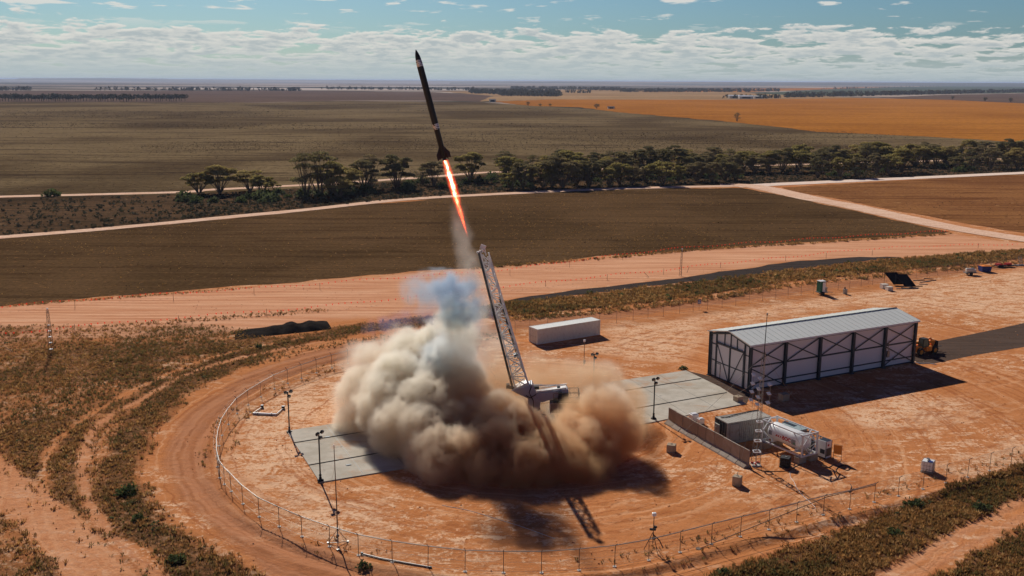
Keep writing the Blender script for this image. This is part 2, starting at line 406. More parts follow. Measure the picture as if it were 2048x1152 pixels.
# scuffed pale crust broken into streaks
crust = t.mr(t.math('ADD', t.math('MULTIPLY', streak, .55), t.math('MULTIPLY', fine, .50)), .535, .585, 0, .95)
cz_ = t.attr('crust').outputs['Fac']
crust2 = t.mr(t.math('ADD', t.math('MULTIPLY', streak, .50), t.math('MULTIPLY', fine, .55)), .475, .545, 0, .92)
crust = t.math('MAXIMUM', t.math('MULTIPLY', crust, t.mr(t.noise(p, .045, 5, .6), .42, .58, .06, 1)), t.math('MULTIPLY', crust2, cz_))
base = t.mix(crust, base, (.86, .56, .35))
# darker damp or disturbed streaks
dark_ = t.mr(t.noise(p, 1.5, 8, .78, .4), .54, .63, 0, .6)
base = t.mix(dark_, base, (.38, .130, .048))
# concentric wheel marks round the pad
dist_ = t.vmath('LENGTH', t.vmath('SUBTRACT', p, (2.0, 112.0, 0.0)))
rings = t.noise(t.comb(t.math('ADD', t.math('MULTIPLY', dist_, 1.4), t.math('MULTIPLY', mid, 2.5)), t.math('MULTIPLY', px_, .02), t.math('MULTIPLY', py_, .02)), 1.0, 5, .62)
base = t.mix(t.mr(rings, .55, .66, 0, .62), base, (.38, .12, .042))
base = t.mix(t.mr(rings, .45, .36, 0, .5), base, (.78, .42, .22))
# graded runway strip: pinker, long streaks
base = t.mix(t.math('MULTIPLY', t.attr('rut').outputs['Fac'], t.mr(fine, .35, .6, .25, .8)), base, t.mix(t.mr(mid, .45, .55), (.36, .115, .04), (.74, .38, .19)))
lng = t.noise(t.mapping(p, rot=(0, 0, R(-18)), scale=(.035, .9, 1)), 1.0, 6, .65, .3)
rw = t.mix(t.mr(lng, .35, .62), (.58, .25, .125), (.80, .44, .26))
rw = t.mix(t.mr(fine, .52, .72, 0, .5), rw, (.45, .17, .085))
rw = t.mix(t.mr(t.math('ADD', t.math('MULTIPLY', lng, .6), t.math('MULTIPLY', fine, .4)), .56, .62, 0, .7), rw, (.88, .56, .36))
base = t.mix(t.math('MULTIPLY', rwy, .9), base, rw)
tk = t.mix(t.mr(t.noise(p, .5, 6, .65), .35, .65), (.27, .098, .040), (.40, .155, .066))
tk = t.mix(t.mr(rings, .40, .60, .0, .7), (.50, .22, .11), tk)
base = t.mix(t.math('MULTIPLY', trk, t.mr(mid, .25, .6, .55, .95)), base, tk)
sc1 = t.mix(t.mr(fine, .42, .60), (.085, .044, .020), (.25, .12, .055))
sc1 = t.mix(t.mr(t.noise(p, .9, 6, .7), .5, .7, 0, .8), sc1, (.085, .062, .030))
base = t.mix(t.math('MULTIPLY', scr, t.mr(t.noise(p, .8, 7, .7), .30, .52, .45, .98)), base, sc1)
base = t.mix(t.math('MULTIPLY', pal, .55), base, t.mix(t.mr(fine, .4, .65), (.72, .36, .19), (.5, .2, .1)))
# far plain: tan paddocks, dark woods, pale lake beds
fx = t.noise(t.mapping(p, scale=(.00010, .00035, 1)), 1.0, 5, .6)
fx2 = t.noise(t.mapping(p, scale=(.0003, .0012, 1)), 1.0, 6, .65)
farc = t.mix(t.mr(fx, .40, .56), (.30, .22, .17), (.50, .40, .33))
farc = t.mix(t.mr(fx2, .47, .52, 0, .92), farc, (.035, .040, .030))
farc = t.mix(t.mr(fx2, .42, .37, 0, .8), farc, (.72, .64, .60))
fmask = t.mr(py_, 420, 900, 0, 1)
base = t.mix(fmask, base, farc)
t._set(b.inputs['Base Color'], base); b.inputs['Roughness'].default_value = .95; b.inputs['Specular IOR Level'].default_value = 0
hgt = t.math('ADD', t.math('MULTIPLY', t.noise(p, 1.1, 8, .7), 1.0), t.math('MULTIPLY', rings, .5))
t._set(b.inputs['Normal'], t.bump(hgt, .75, .22))
ground = npmesh('ground', Vq, Fq, gm, dict(scrub=a_scrub.ravel(), track=a_track.ravel(), runway=a_run.ravel(), pale=a_pale.ravel(), crust=a_cru.ravel(), rut=a_rut.ravel()), smooth=True)
tag(ground, kind='structure')

# ------------------------------------------------------------------ sheets: fields and roads
def sheet(name, pts, m, z, jag=.6, step=3.0, world=False):
    P = [Vector(q) for q in (pts if world else W_(pts))]
    out = []; rnd = random.Random(len(P) * 7 + int(z * 1e4))
    for i in range(len(P)):
        a, c = P[i], P[(i + 1) % len(P)]
        L = (c - a).length; st = max(step, L / 160); k = max(1, int(L / st))
        nrm = Vector((-(c - a).y, (c - a).x, 0)).normalized()
        for q in range(k):
            pt = a.lerp(c, q / k)
            w_ = jag * (2 * float(fbm(pt.x * .09, pt.y * .09, 2.2, 3)) - 1 + rnd.uniform(-.35, .35))
            out.append(pt + nrm * w_ * 1.5)
    me = bpy.data.meshes.new(name)
    me.from_pydata([(q.x, q.y, z) for q in out], [], [tuple(range(len(out)))])
    me.materials.append(m); me.update()
    if me.polygons[0].normal.z < 0: me.flip_normals()
    o = bpy.data.objects.new(name, me); C.objects.link(o)
    return tag(o, kind='structure')
def ribbon(name, line, wd, m, z, jag=.5):
    L = smooth_line(line, 14); vs = []; fs = []
    for i, q in enumerate(L):
        d = (L[min(i + 1, len(L) - 1)] - L[max(i - 1, 0)]); d.z = 0; d.normalize(); n_ = Vector((-d.y, d.x, 0))
        ww = (wd[0] + (wd[1] - wd[0]) * i / len(L) if isinstance(wd, tuple) else wd) / 2
        a = ww + jag * (2 * float(fbm(q.x * .11, q.y * .11, 1.0, 3)) - 1); c = ww + jag * (2 * float(fbm(q.x * .11, q.y * .11, 6.0, 3)) - 1)
        vs += [(q.x + n_.x * a, q.y + n_.y * a, z), (q.x - n_.x * c, q.y - n_.y * c, z)]
        if i: fs.append((2 * i - 2, 2 * i - 1, 2 * i + 1, 2 * i))
    me = bpy.data.meshes.new(name); me.from_pydata(vs, [], fs); me.materials.append(m); me.update()
    if me.polygons[0].normal.z < 0: me.flip_normals()
    o = bpy.data.objects.new(name, me); C.objects.link(o); return tag(o, kind='structure')

def field_mat(name, c1, c2, c3, big_=.006, dash=.25, rowrot=-14, dashamt=.8, tuft=None):
    m, t, b = mat(name); p = t.pos()
    n1 = t.noise(p, big_, 5, .55, .6); n2 = t.noise(t.mapping(p, rot=(0, 0, R(rowrot)), scale=(.08, .5, 1)), dash, 7, .68)
    n3 = t.noise(p, dash * 3.2, 8, .75)
    c = t.mix(t.mr(n1, .36, .62), c1, c2)
    c = t.mix(t.mr(n2, .50, .64, 0, dashamt), c, c3)
    n5 = t.noise(t.mapping(p, rot=(0, 0, R(rowrot)), scale=(.006, .30, 1)), 1.0 if big_ > .01 else .35, 5, .7); c = t.mix(t.mr(n5, .50, .66, 0, .5), c, tuple(x * .7 for x in c3)); c = t.mix(t.mr(n5, .46, .34, 0, .35), c, tuple(min(1, x * 1.3) for x in c2))
    c = t.mix(t.mr(n3, .46, .66, 0, .62), c, tuple(x * .55 for x in c3))
    c = t.mix(t.mr(n3, .42, .30, 0, .55), c, tuple(min(1, x * 1.55) for x in c2))
    if tuft:
        n4 = t.noise(p, tuft[1], 4, .6); c = t.mix(t.mr(n4, .60, .72, 0, .75), c, tuft[0])
    t._set(b.inputs['Base Color'], c); b.inputs['Roughness'].default_value = 1; b.inputs['Specular IOR Level'].default_value = 0
    t._set(b.inputs['Normal'], t.bump(n3, .8, .5))
    return m
M_near = field_mat('stubble_field', (.105, .060, .026), (.155, .088, .040), (.062, .034, .015), .02, .35, -14, .55, ((.30, .15, .055), .55))
M_tan = field_mat('dry_pasture', (.110, .072, .036), (.240, .168, .086), (.068, .043, .024), .0045, .10, -4, .85)
M_or = field_mat('orange_stubble', (.40, .150, .024), (.50, .195, .032), (.27, .09, .014), .003, .05, 3, .5)
M_ro = field_mat('red_stubble', (.25, .105, .040), (.34, .150, .055), (.15, .055, .020), .02, .25, -24, .7, ((.42, .22, .09), .3))
M_br = field_mat('ploughed_field', (.135, .085, .062), (.165, .105, .075), (.10, .060, .045), .003, .03, 0, .4)
M_gn = field_mat('green_crop', (.075, .095, .060), (.10, .12, .07), (.05, .065, .045), .003, .03, 0, .4)
M_ts = field_mat('pale_stubble', (.36, .22, .105), (.46, .29, .15), (.27, .15, .07), .003, .03, 0, .6)
M_vg = field_mat('scrubland', (.085, .050, .027), (.15, .085, .045), (.040, .034, .020), .02, .45, -12, .8, ((.33, .20, .11), .35))
def road_mat(name, ca, cb, cc):
    m, t, b = mat(name); p = t.pos()
    n = t.noise(t.mapping(p, rot=(0, 0, R(-15)), scale=(.12, 1.1, 1)), 1.0, 6, .65); f = t.noise(p, 1.3, 7, .7)
    c = t.mix(t.mr(n, .35, .62), ca, cb); c = t.mix(t.mr(f, .5, .7, 0, .7), c, cc)
    t._set(b.inputs['Base Color'], c); b.inputs['Roughness'].default_value = .95; b.inputs['Specular IOR Level'].default_value = 0
    t._set(b.inputs['Normal'], t.bump(f, .5, .1)); return m
M_rd = road_mat('dirt_road_surface', (.70, .42, .27), (.88, .62, .46), (.46, .20, .10))
M_rw = road_mat('pale_road_surface', (.82, .60, .47), (.92, .76, .64), (.55, .32, .20))
M_as = road_mat('bitumen_seal', (.085, .058, .045), (.115, .078, .060), (.15, .085, .055))
M_hp = road_mat('dark_spoil', (.022, .019, .017), (.034, .028, .024), (.014, .012, .011))
M_gr = road_mat('dark_gravel', (.050, .040, .036), (.075, .058, .050), (.03, .026, .025))

sheet('ploughed_field', [(-200,181.5),(300,181.5),(520,181),(860,184),(975,190),(990,199),(960,204),(900,201.5),(700,201),(520,205),(-200,204)], M_br, .10, 6, 40)
sheet('pale_field', [(880,183),(1024,181.5),(1200,178.5),(1400,180),(1520,186),(1640,192),(1724,196),(1454,199),(1100,199),(960,203),(985,192)], M_ts, .14, 6, 40)
sheet('orange_strip', [(1270,184),(1420,178),(1640,176),(1790,173.5),(1640,179),(1500,184)], M_or, .18, 4, 40)
sheet('green_field', [(1500,187),(1640,179.5),(1800,174),(1960,171),(2200,169.5),(2200,184),(1900,188),(1700,191),(1600,191)], M_gn, .22, 4, 40)
sheet('brown_field', [(1750,196),(1880,190),(2200,184),(2200,212),(2048,207),(1900,200)], M_br, .26, 5, 30)
sheet('orange_field', [(985,203),(1100,199),(1454,199.5),(1724,196),(1900,200),(2048,207),(2200,213),(2200,295),(1900,276),(1640,264),(1470,245),(1240,225),(1160,215),(1060,212)], M_or, .20, 4, 20)
sheet('pasture', [(-200,204),(370,203.5),(520,205.5),(700,201.5),(960,204.5),(1060,211),(1200,220),(1240,224.5),(1400,239),(1470,244),(1640,263),(1900,275),(2200,296),(2200,316),(2048,322),(1500,338),(1000,348),(850,358),(600,376),(350,390),(-200,398)], M_tan, .06, 2.0, 12)
sheet('verge', [(-200,395),(350,387),(600,374),(850,356),(1000,346),(1500,336),(2200,314),(2200,341),(2048,347),(1800,359),(1560,370),(1480,373),(1250,379),(1000,390),(800,402),(600,423),(400,442),(200,461),(-200,490)], M_vg, .03, 1.5, 5)
sheet('stubble_field', [(-200,493),(0,477),(200,461),(400,443),(700,411),(1020,387.5),(1250,377.5),(1480,376),(1530,384),(1600,399),(1700,420),(1800,442),(1905,465),(1700,478),(1500,491),(1200,514),(1040,530),(900,537),(600,563),(300,587),(-200,628)], M_near, .012, 1.0, 3)
sheet('red_field', [(1562,375),(1800,361),(2200,338),(2200,490),(2048,466),(1960,452),(1850,432),(1700,403),(1600,386)], M_ro, .012, 1.0, 3)
ribbon('dirt_road', W_([(-220,400),(0,394),(350,385),(420,380),(600,371),(700,365),(860,354),(1000,344),(1250,338),(1500,332),(2048,317),(2200,313)]), (6.5, 5.5), M_rd, .12, .7)
ribbon('dirt_road', W_([(-220,495),(0,475),(200,459),(400,440),(600,421),(800,400),(1000,388),(1250,377),(1480,372)]), (5.0, 6.5), M_rd, .09, .5)
ribbon('dirt_road', W_([(1470,373),(1560,368.5),(1800,357.5),(2048,346),(2250,337)]), (9, 8), M_rw, .095, .6)
ribbon('dirt_road', W_([(1440,370),(1500,372),(1560,383),(1620,397),(1700,412),(1800,434),(1900,455),(2048,479),(2250,508)]), (11, 8), M_rd, .105, .7)
sheet('gravel_strip', [(1012,603),(1060,592),(1120,583),(1240,570),(1360,556.5),(1480,538),(1600,522),(1720,514),(1800,514),(1740,521),(1600,538),(1480,554),(1300,573),(1150,592),(1090,600)], M_gr, .02, .8, 3)
# ------------------------------------------------------------------ smoke (voxel clouds computed here, handed to a Volume Cube)
def grid_hull(den, lo, hi, thr, adapt=0.0):
    "closed surface round the part of a density grid above thr"
    nx, ny, nz = den.shape
    me = bpy.data.meshes.new('tmp'); me.vertices.add(den.size)
    a = me.attributes.new('den', 'FLOAT', 'POINT'); a.data.foreach_set('value', np.ascontiguousarray(den.transpose(2, 1, 0), dtype=np.float32).ravel()); me.update()
    o = bpy.data.objects.new('tmp', me); C.objects.link(o)
    ng = bpy.data.node_groups.new('tmp', 'GeometryNodeTree')
    ng.interface.new_socket('Geometry', in_out='INPUT', socket_type='NodeSocketGeometry')
    ng.interface.new_socket('Geometry', in_out='OUTPUT', socket_type='NodeSocketGeometry')
    n = ng.nodes; l = ng.links
    gi = n.new('NodeGroupInput'); go = n.new('NodeGroupOutput'); ps = n.new('GeometryNodeInputPosition')
    sb = n.new('ShaderNodeVectorMath'); sb.operation = 'SUBTRACT'; l.new(ps.outputs[0], sb.inputs[0]); sb.inputs[1].default_value = lo
    dv = n.new('ShaderNodeVectorMath'); dv.operation = 'DIVIDE'; l.new(sb.outputs[0], dv.inputs[0])
    dv.inputs[1].default_value = ((hi[0] - lo[0]) / (nx - 1), (hi[1] - lo[1]) / (ny - 1), (hi[2] - lo[2]) / (nz - 1))
    sp = n.new('ShaderNodeSeparateXYZ'); l.new(dv.outputs[0], sp.inputs[0])
    def im(op, a_, b_):
        q = n.new('FunctionNodeIntegerMath'); q.operation = op
        for i, v in enumerate((a_, b_)):
            if isinstance(v, int): q.inputs[i].default_value = v
            else: l.new(v, q.inputs[i])
        return q.outputs[0]
    def rnd_(s, mx):
        q = n.new('FunctionNodeFloatToInt'); q.rounding_mode = 'ROUND'; l.new(s, q.inputs[0])
        return im('MINIMUM', im('MAXIMUM', q.outputs[0], 0), mx)
    ix, iy, iz = rnd_(sp.outputs[0], nx - 1), rnd_(sp.outputs[1], ny - 1), rnd_(sp.outputs[2], nz - 1)
    ind = im('ADD', im('MULTIPLY', im('ADD', im('MULTIPLY', iz, ny), iy), nx), ix)
    si = n.new('GeometryNodeSampleIndex'); si.data_type = 'FLOAT'; si.domain = 'POINT'; si.clamp = True
    na = n.new('GeometryNodeInputNamedAttribute'); na.data_type = 'FLOAT'; na.inputs[0].default_value = 'den'
    l.new(gi.outputs[0], si.inputs['Geometry']); l.new(na.outputs[0], si.inputs['Value']); l.new(ind, si.inputs['Index'])
    vc = n.new('GeometryNodeVolumeCube'); l.new(si.outputs[0], vc.inputs['Density'])
    vc.inputs['Min'].default_value = lo; vc.inputs['Max'].default_value = hi
    vc.inputs['Resolution X'].default_value = nx; vc.inputs['Resolution Y'].default_value = ny; vc.inputs['Resolution Z'].default_value = nz
    vm = n.new('GeometryNodeVolumeToMesh'); vm.inputs['Threshold'].default_value = thr; vm.inputs['Adaptivity'].default_value = adapt
    l.new(vc.outputs[0], vm.inputs[0]); l.new(vm.outputs[0], go.inputs[0])
    o.modifiers.new('v', 'NODES').node_group = ng
    dg = bpy.context.evaluated_depsgraph_get(); dg.update()
    hull = bpy.data.meshes.new_from_object(o.evaluated_get(dg))
    bpy.data.objects.remove(o); bpy.data.meshes.remove(me); bpy.data.node_groups.remove(ng)
    return hull
def volume_obj(name, den, lo, hi, colf, mult, aniso=.3, hull_thr=.03, step=.35, emit=None):
    """a cloud: closed mesh round it, filled by a volume whose density grid is computed above
    and kept as slices side by side in one generated texture (R = this slice, G = the next)"""
    nx, ny, nz = den.shape
    den = den.copy(); den[0] = den[-1] = 0; den[:, 0] = den[:, -1] = 0; den[:, :, -1] = 0
    tx = int(math.ceil(math.sqrt(nz * ny / nx))); ty = int(math.ceil(nz / tx))
    A = np.zeros((ty * ny, tx * nx, 4), dtype=np.float32); A[..., 3] = 1
    for k in range(nz):
        r_, c_ = divmod(k, tx)
        A[r_ * ny:(r_ + 1) * ny, c_ * nx:(c_ + 1) * nx, 0] = den[:, :, k].T
        A[r_ * ny:(r_ + 1) * ny, c_ * nx:(c_ + 1) * nx, 1] = den[:, :, min(k + 1, nz - 1)].T
    img = bpy.data.images.new(name, tx * nx, ty * ny, alpha=False, float_buffer=True, is_data=True)
    img.pixels.foreach_set(A.ravel()); img.update(); img.pack()
    # hull from a coarser, slightly grown copy of the grid
    cx, cy, cz = nx // 2, ny // 2, nz // 2
    q = den[:cx * 2, :cy * 2, :cz * 2].reshape(cx, 2, cy, 2, cz, 2).max(axis=(1, 3, 5))
    g_ = q.copy()
    for ax in range(3): g_ = np.maximum(g_, .6 * np.maximum(np.roll(g_, 1, ax), np.roll(g_, -1, ax)))
    g_[0] = g_[-1] = 0; g_[:, 0] = g_[:, -1] = 0; g_[:, :, -1] = 0
    sx = [(hi[i] - lo[i]) / (den.shape[i] - 1) for i in range(3)]
    lo2 = tuple(lo[i] + sx[i] * .5 for i in range(3)); hi2 = tuple(lo2[i] + 2 * sx[i] * (g_.shape[i] - 1) for i in range(3))
    gp = np.zeros((cx, cy, cz + 1), dtype=np.float32); gp[:, :, 1:] = g_; lo2 = (lo2[0], lo2[1], lo2[2] - 2 * sx[2])
    hull = grid_hull(gp, lo2, hi2, hull_thr)
    hull.name = name
    o = bpy.data.objects.new(name, hull); C.objects.link(o)
    m = bpy.data.materials.new(name); m.use_nodes = True; t = NT(m.node_tree); t.n.remove(t.n['Principled BSDF'])
    pv = t.node('ShaderNodeVolumePrincipled'); t.l.new(pv.outputs[0], t.n['Material Output'].inputs['Volume'])
    ijk = t.vmath('DIVIDE', t.vmath('SUBTRACT', t.obj(), tuple(lo)), tuple(sx))
    x, y, z = t.sep(ijk)
    z = t.math('MINIMUM', t.math('MAXIMUM', z, 0.0), nz - 1.001)
    k = t.math('FLOOR', z); fz = t.math('SUBTRACT', z, k)
    row = t.math('FLOOR', t.math('DIVIDE', t.math('ADD', k, .5), float(tx)))
    col = t.math('SUBTRACT', k, t.math('MULTIPLY', row, float(tx)))
    x = t.math('MINIMUM', t.math('MAXIMUM', x, 0.0), nx - 1.0); y = t.math('MINIMUM', t.math('MAXIMUM', y, 0.0), ny - 1.0)
    u = t.math('DIVIDE', t.math('ADD', t.math('ADD', t.math('MULTIPLY', col, float(nx)), x), .5), float(tx * nx))
    v = t.math('DIVIDE', t.math('ADD', t.math('ADD', t.math('MULTIPLY', row, float(ny)), y), .5), float(ty * ny))
    im_ = t.node('ShaderNodeTexImage', interpolation='Linear', extension='EXTEND'); im_.image = img
    t._set(im_.inputs[0], t.comb(u, v, 0.0))
    cs = t.node('ShaderNodeSeparateColor'); t._set(cs.inputs[0], im_.outputs[0])
    d = t.math('ADD', t.math('MULTIPLY', cs.outputs[0], t.math('SUBTRACT', 1.0, fz)), t.math('MULTIPLY', cs.outputs[1], fz))
    t._set(pv.inputs['Density'], t.math('MULTIPLY', d, mult)); pv.inputs['Density Attribute'].default_value = ''
    t._set(pv.inputs['Color'], colf(t)); pv.inputs['Anisotropy'].default_value = aniso
    if emit: emit(t, pv, d)
    hull.materials.clear(); hull.materials.append(m)
    dims = [max(v_.co[i] for v_ in hull.vertices) - min(v_.co[i] for v_ in hull.vertices) for i in range(3)]
    m.cycles.volume_step_rate = step / (sum(dims) / 30)
    return o
def puff_field(lo, hi, vox, puffs, amp=.55, soft=.16, seed=0.0, zs=1.0):
    nx, ny, nz = (int((hi[i] - lo[i]) / vox) + 1 for i in range(3))
    X = np.linspace(lo[0], hi[0], nx, dtype=np.float32)[:, None, None]; Y = np.linspace(lo[1], hi[1], ny, dtype=np.float32)[None, :, None]; Zg = np.linspace(lo[2], hi[2], nz, dtype=np.float32)[None, None, :]
    f = np.full((nx, ny, nz), -9, dtype=np.float32); dk = np.zeros((nx, ny, nz), dtype=np.float32)
    X, Y, Zg = np.broadcast_arrays(X, Y, Zg)
    # large warp so the lobes are not round
    wx = (fbm(X * .22, Y * .22, Zg * .22 + seed, 2) - .5) * 2.6; wy = (fbm(X * .22 + 31, Y * .22, Zg * .22 + seed, 2) - .5) * 2.6; wz = (fbm(X * .22, Y * .22 + 57, Zg * .22 + seed, 2) - .5) * 2.0
    X2, Y2, Z2 = X + wx, Y + wy, Zg + wz
    for (c, r, d) in puffs:
        i0, i1 = (max(0, int((c[0] - r * 1.6 - 2 - lo[0]) / vox)), min(nx, int((c[0] + r * 1.6 + 2 - lo[0]) / vox) + 1))
        j0, j1 = (max(0, int((c[1] - r * 1.6 - 2 - lo[1]) / vox)), min(ny, int((c[1] + r * 1.6 + 2 - lo[1]) / vox) + 1))
        if i1 <= i0 or j1 <= j0: continue
        s_ = np.s_[i0:i1, j0:j1, :]
        q = (r - np.sqrt((X2[s_] - c[0]) ** 2 + (Y2[s_] - c[1]) ** 2 + ((Z2[s_] - c[2]) * zs) ** 2))
        f[s_] = np.maximum(f[s_], q)
        wgt = sstep(-.6, .6, q) * d
        dk[s_] = np.maximum(dk[s_], wgt)
    # cauliflower: rounded bumps (1-|n|) at three scales
    def billow(s, z_): return 1 - np.abs(vnoise(X * s + z_, Y * s + z_ * 2, Zg * s + z_ * 3) * 2 - 1) * 1.0
    n = (billow(.38, seed + 1.3) - .6) * 1.5 + (billow(.85, seed + 5.1) - .6) * 1.15 + (billow(1.75, seed + 9.9) - .6) * .95 + (fbm(X * 1.3, Y * 1.3, Zg * 1.0 + seed, 5) - .5) * 3.2
    g_ = f + n * amp * 1.6
    den = sstep(-soft, soft * 2.2, g_) * dk
    return np.clip(den, 0, None)
def P_(px, py, Y): q = ray(px, py, Y); return (q.x, q.y, q.z)
dense = [ (P_(px, py, Y), r, d) for (px, py, Y, r, d) in [
  # left mass
  (715,842,110,2.5,.6),(700,800,112,2.2,.35),(765,815,107,3.5,1),(800,860,103,3.5,1),(735,780,114,3.0,.8),(795,770,111,3.8,1),
  (745,715,118,2.6,.5),(815,712,117,3.2,.9),(850,745,114,3.6,1),(868,692,116,2.9,1),(860,810,106,4.0,1),(850,870,101,3.3,1),
  # middle, in front of the launcher foot
  (870,905,98,3.1,1.1),(885,940,95.5,2.5,1.1),(940,905,98,3.5,1.2),(960,950,95,2.6,1.2),(1000,900,99,3.8,1.3),(1005,850,102,3.3,1.3),(1000,822,103,2.3,1.2),
  (1040,930,96,3.3,1.3),(1085,915,98,3.3,1.2),(1080,960,95,2.3,1.2),(1130,930,97,3.2,1.1),(1000,965,94.5,2.0,1.2),(920,860,103,3.6,1),
  (1055,880,101,3.0,1.2),(1180,945,96.5,2.5,1.0),(1150,965,95.5,2.0,1.0),
  # right
  (1150,880,102,3.0,.9),(1195,890,100,2.8,1),(1215,850,103,2.9,.9),(1245,880,101,2.2,.8),(1262,868,102,1.7,.6),(1170,830,106,2.6,.6),(1125,865,103.5,2.2,.8),(1222,812,103,2.3,.9),(1195,800,103,1.9,.8),
  # centre column
  (915,770,108,3.2,1.1),(900,700,109,2.6,.6),(925,668,108,2.2,.55),(902,648,108,1.9,.6),(885,735,110,3.0,1),(950,810,107,2.8,1),(928,630,107.5,1.6,.6),(912,612,107.5,1.5,.6),
  ]]
thin = [ (P_(px, py, Y), r, d) for (px, py, Y, r, d) in [
  (965,720,113,3.4,.16),(985,690,114,2.6,.12),(1080,745,116,3.2,.13),(1130,770,116,3.4,.20),(1190,785,114,3.8,.36),(1240,812,113,3.2,.34),(1160,850,112,3.4,.28),(1060,790,114,3.6,.24),(950,650,114,2.2,.18),
  (685,845,112,2.3,.16),(725,720,121,2.6,.18),(985,775,112,3.4,.28),(800,690,120,2.6,.16),(1210,850,108,3.2,.3),(1270,850,106,2.0,.2)]]
LO, HI, VOX = (-23.0, 90.0, 0.0), (18.5, 126.0, 17.5), .17
den = puff_field(LO, HI, VOX, dense, .74, .30)
den *= .55 + .9 * fbm(*np.meshgrid(*[np.arange(k_, dtype=np.float32) * (VOX * .8) for k_ in den.shape], indexing='ij'), 4)
den = np.maximum(den, puff_field(LO, HI, VOX, thin, .8, 1.1, 4.0))
def dust_col(t):
    p = t.pos(); x, y, z = t.sep(p)
    n = t.noise(p, .22, 4, .55)
    h = t.math('ADD', z, t.math('MULTIPLY', t.math('SUBTRACT', n, .5), 9.0))
    f = t.mr(h, 1.5, 12.0, 1, .08)                                   # red dust low down, steam above
    f = t.math('MULTIPLY', f, t.mr(x, -15, 2, .30, 1))
    f = t.math('MAXIMUM', f, t.math('MULTIPLY', t.mr(t.math('ADD', x, t.math('MULTIPLY', n, 4)), 8, 14, 0, .8), t.mr(z, 9, 3, 0, 1)))
    c = t.mix(f, (.945, .935, .86), (.81, .56, .32))
    blue = t.mr(t.vmath('DISTANCE', p, (-7.0, 111.0, 9.0)), 2.0, 6.0, .55, 0)
    return t.mix(blue, c, (.66, .76, .86))
smoke = volume_obj('smoke_cloud', den, LO, HI, dust_col, 1.15, .35)
tag(smoke, 'huge billowing cloud of brown and pale grey launch smoke round the launcher foot', 'smoke')
del den
# ------------------------------------------------------------------ materials of the built things
def concrete(name, col, dark, scale=.5):
    m, t, b = mat(name); p = t.pos()
    n = t.noise(p, scale, 6, .62); f = t.noise(p, scale * 9, 6, .7); st = t.noise(t.mapping(p, rot=(0, 0, R(-27)), scale=(.15, 1, 1)), scale * 2, 5, .6)
    c = t.mix(t.mr(n, .35, .68), col, dark); c = t.mix(t.mr(st, .5, .68, 0, .5), c, (.40, .31, .22)); c = t.mix(t.mr(f, .55, .75, 0, .4), c, tuple(x * .72 for x in dark))
    if scale < .4:      # drifted red dirt, burns and spills on the slab
        c = t.mix(t.mr(t.noise(p, .16, 6, .65, .6), .54, .70, 0, .75), c, (.50, .27, .14))
        c = t.mix(t.mr(t.noise(p, .55, 5, .6, .8), .62, .72, 0, .5), c, (.16, .14, .12))
        c = t.mix(t.mr(t.vmath('DISTANCE', p, (2.0, 111.0, 0.0)), 4.0, 12.0, .6, 0), c, (.12, .10, .09))
    t._set(b.inputs['Base Color'], c); b.inputs['Roughness'].default_value = .9
    t._set(b.inputs['Normal'], t.bump(f, .25, .02)); return m
K_pad = concrete('pad_concrete', (.56, .51, .425), (.45, .40, .32), .35)
K_blk = concrete('block_concrete', (.46, .37, .27), (.36, .27, .18), 1.6)
K_wall = concrete('barrier_concrete', (.40, .35, .30), (.32, .27, .225), 1.2)
_t = NT(K_wall.node_tree); _b = _t.n['Principled BSDF']; _s = _b.inputs['Base Color'].links[0].from_socket
_r = _t.node('ShaderNodeObjectInfo').outputs['Random']; _t._set(_b.inputs['Base Color'], _t.mix(_t.mr(_r, 0, 1, 0, .7, False), _s, (.26, .19, .145)))
K_foot = concrete('footing_concrete', (.72, .67, .60), (.6, .52, .44), 3)
K_dark = paint('dark_steel', (.035, .045, .055), .45, .3, .2, .15, 1.5)
K_col = paint('slate_steel', (.045, .062, .080), .5, .2, .15, .12, 1.0)
K_gal = paint('galvanised_steel', (.32, .31, .29), .45, .6, .15, .1, 3)
K_post = paint('weathered_post', (.16, .12, .09), .6, .4, .15, .2, 3)
K_black = paint('black_rubber', (.018, .018, .02), .7, 0, .2, .25, 3)
K_white = paint('white_paint', (.70, .70, .69), .4, 0, .05, .18, 1.2)
K_wht2 = paint('bright_white', (.80, .80, .79), .35, 0, .04, .05, 1.5)
K_rail = paint('boom_white', (.82, .82, .80), .45, .1, .08, .3, 1.0, (.20, .17, .15))
K_turr = paint('turret_grey', (.52, .56, .64), .5, .1, .1, .25, .9, (.15, .12, .10))
K_roof = paint('roof_sheet', (.80, .81, .74), .45, .15, .05, .12, .35, (.42, .36, .30))
K_clad = paint('wall_cladding', (.74, .72, .74), .5, 0, .04, .12, .6, (.40, .34, .32))
K_or = paint('orange_paint', (.85, .27, .03), .45, 0, .12, .25, 1.5)
K_yel = paint('dark_orange_paint', (.60, .24, .03), .5, 0, .12, .3, 1.5)
K_red = paint('red_paint', (.50, .03, .02), .5, 0, .1, .1)
K_blue = paint('blue_paint', (.02, .04, .20), .5, 0, .1, .15)
K_grn = paint('green_plastic', (.015, .14, .085), .45, 0, .1, .15)
K_tan = paint('faded_container_grey', (.42, .40, .35), .6, .1, .12, .6, .9, (.24, .15, .09))
K_tanr = paint('dusty_container_roof', (.40, .37, .32), .7, .1, .12, .5, .6, (.30, .22, .15))
K_cont = paint('container_white', (.72, .70, .64), .5, .05, .06, .42, .8, (.34, .24, .16))
K_contr = paint('container_roof_white', (.80, .80, .74), .5, .05, .05, .25, .6, (.5, .42, .33))
K_glass = paint('cab_glass', (.10, .16, .12), .08, 0, .1)
K_bluegl = paint('skid_roof', (.34, .42, .42), .5, .1, .06, .3, 1.2)
K_pv = paint('black_panel', (.012, .011, .012), .3, 0, .3, .1, 1)
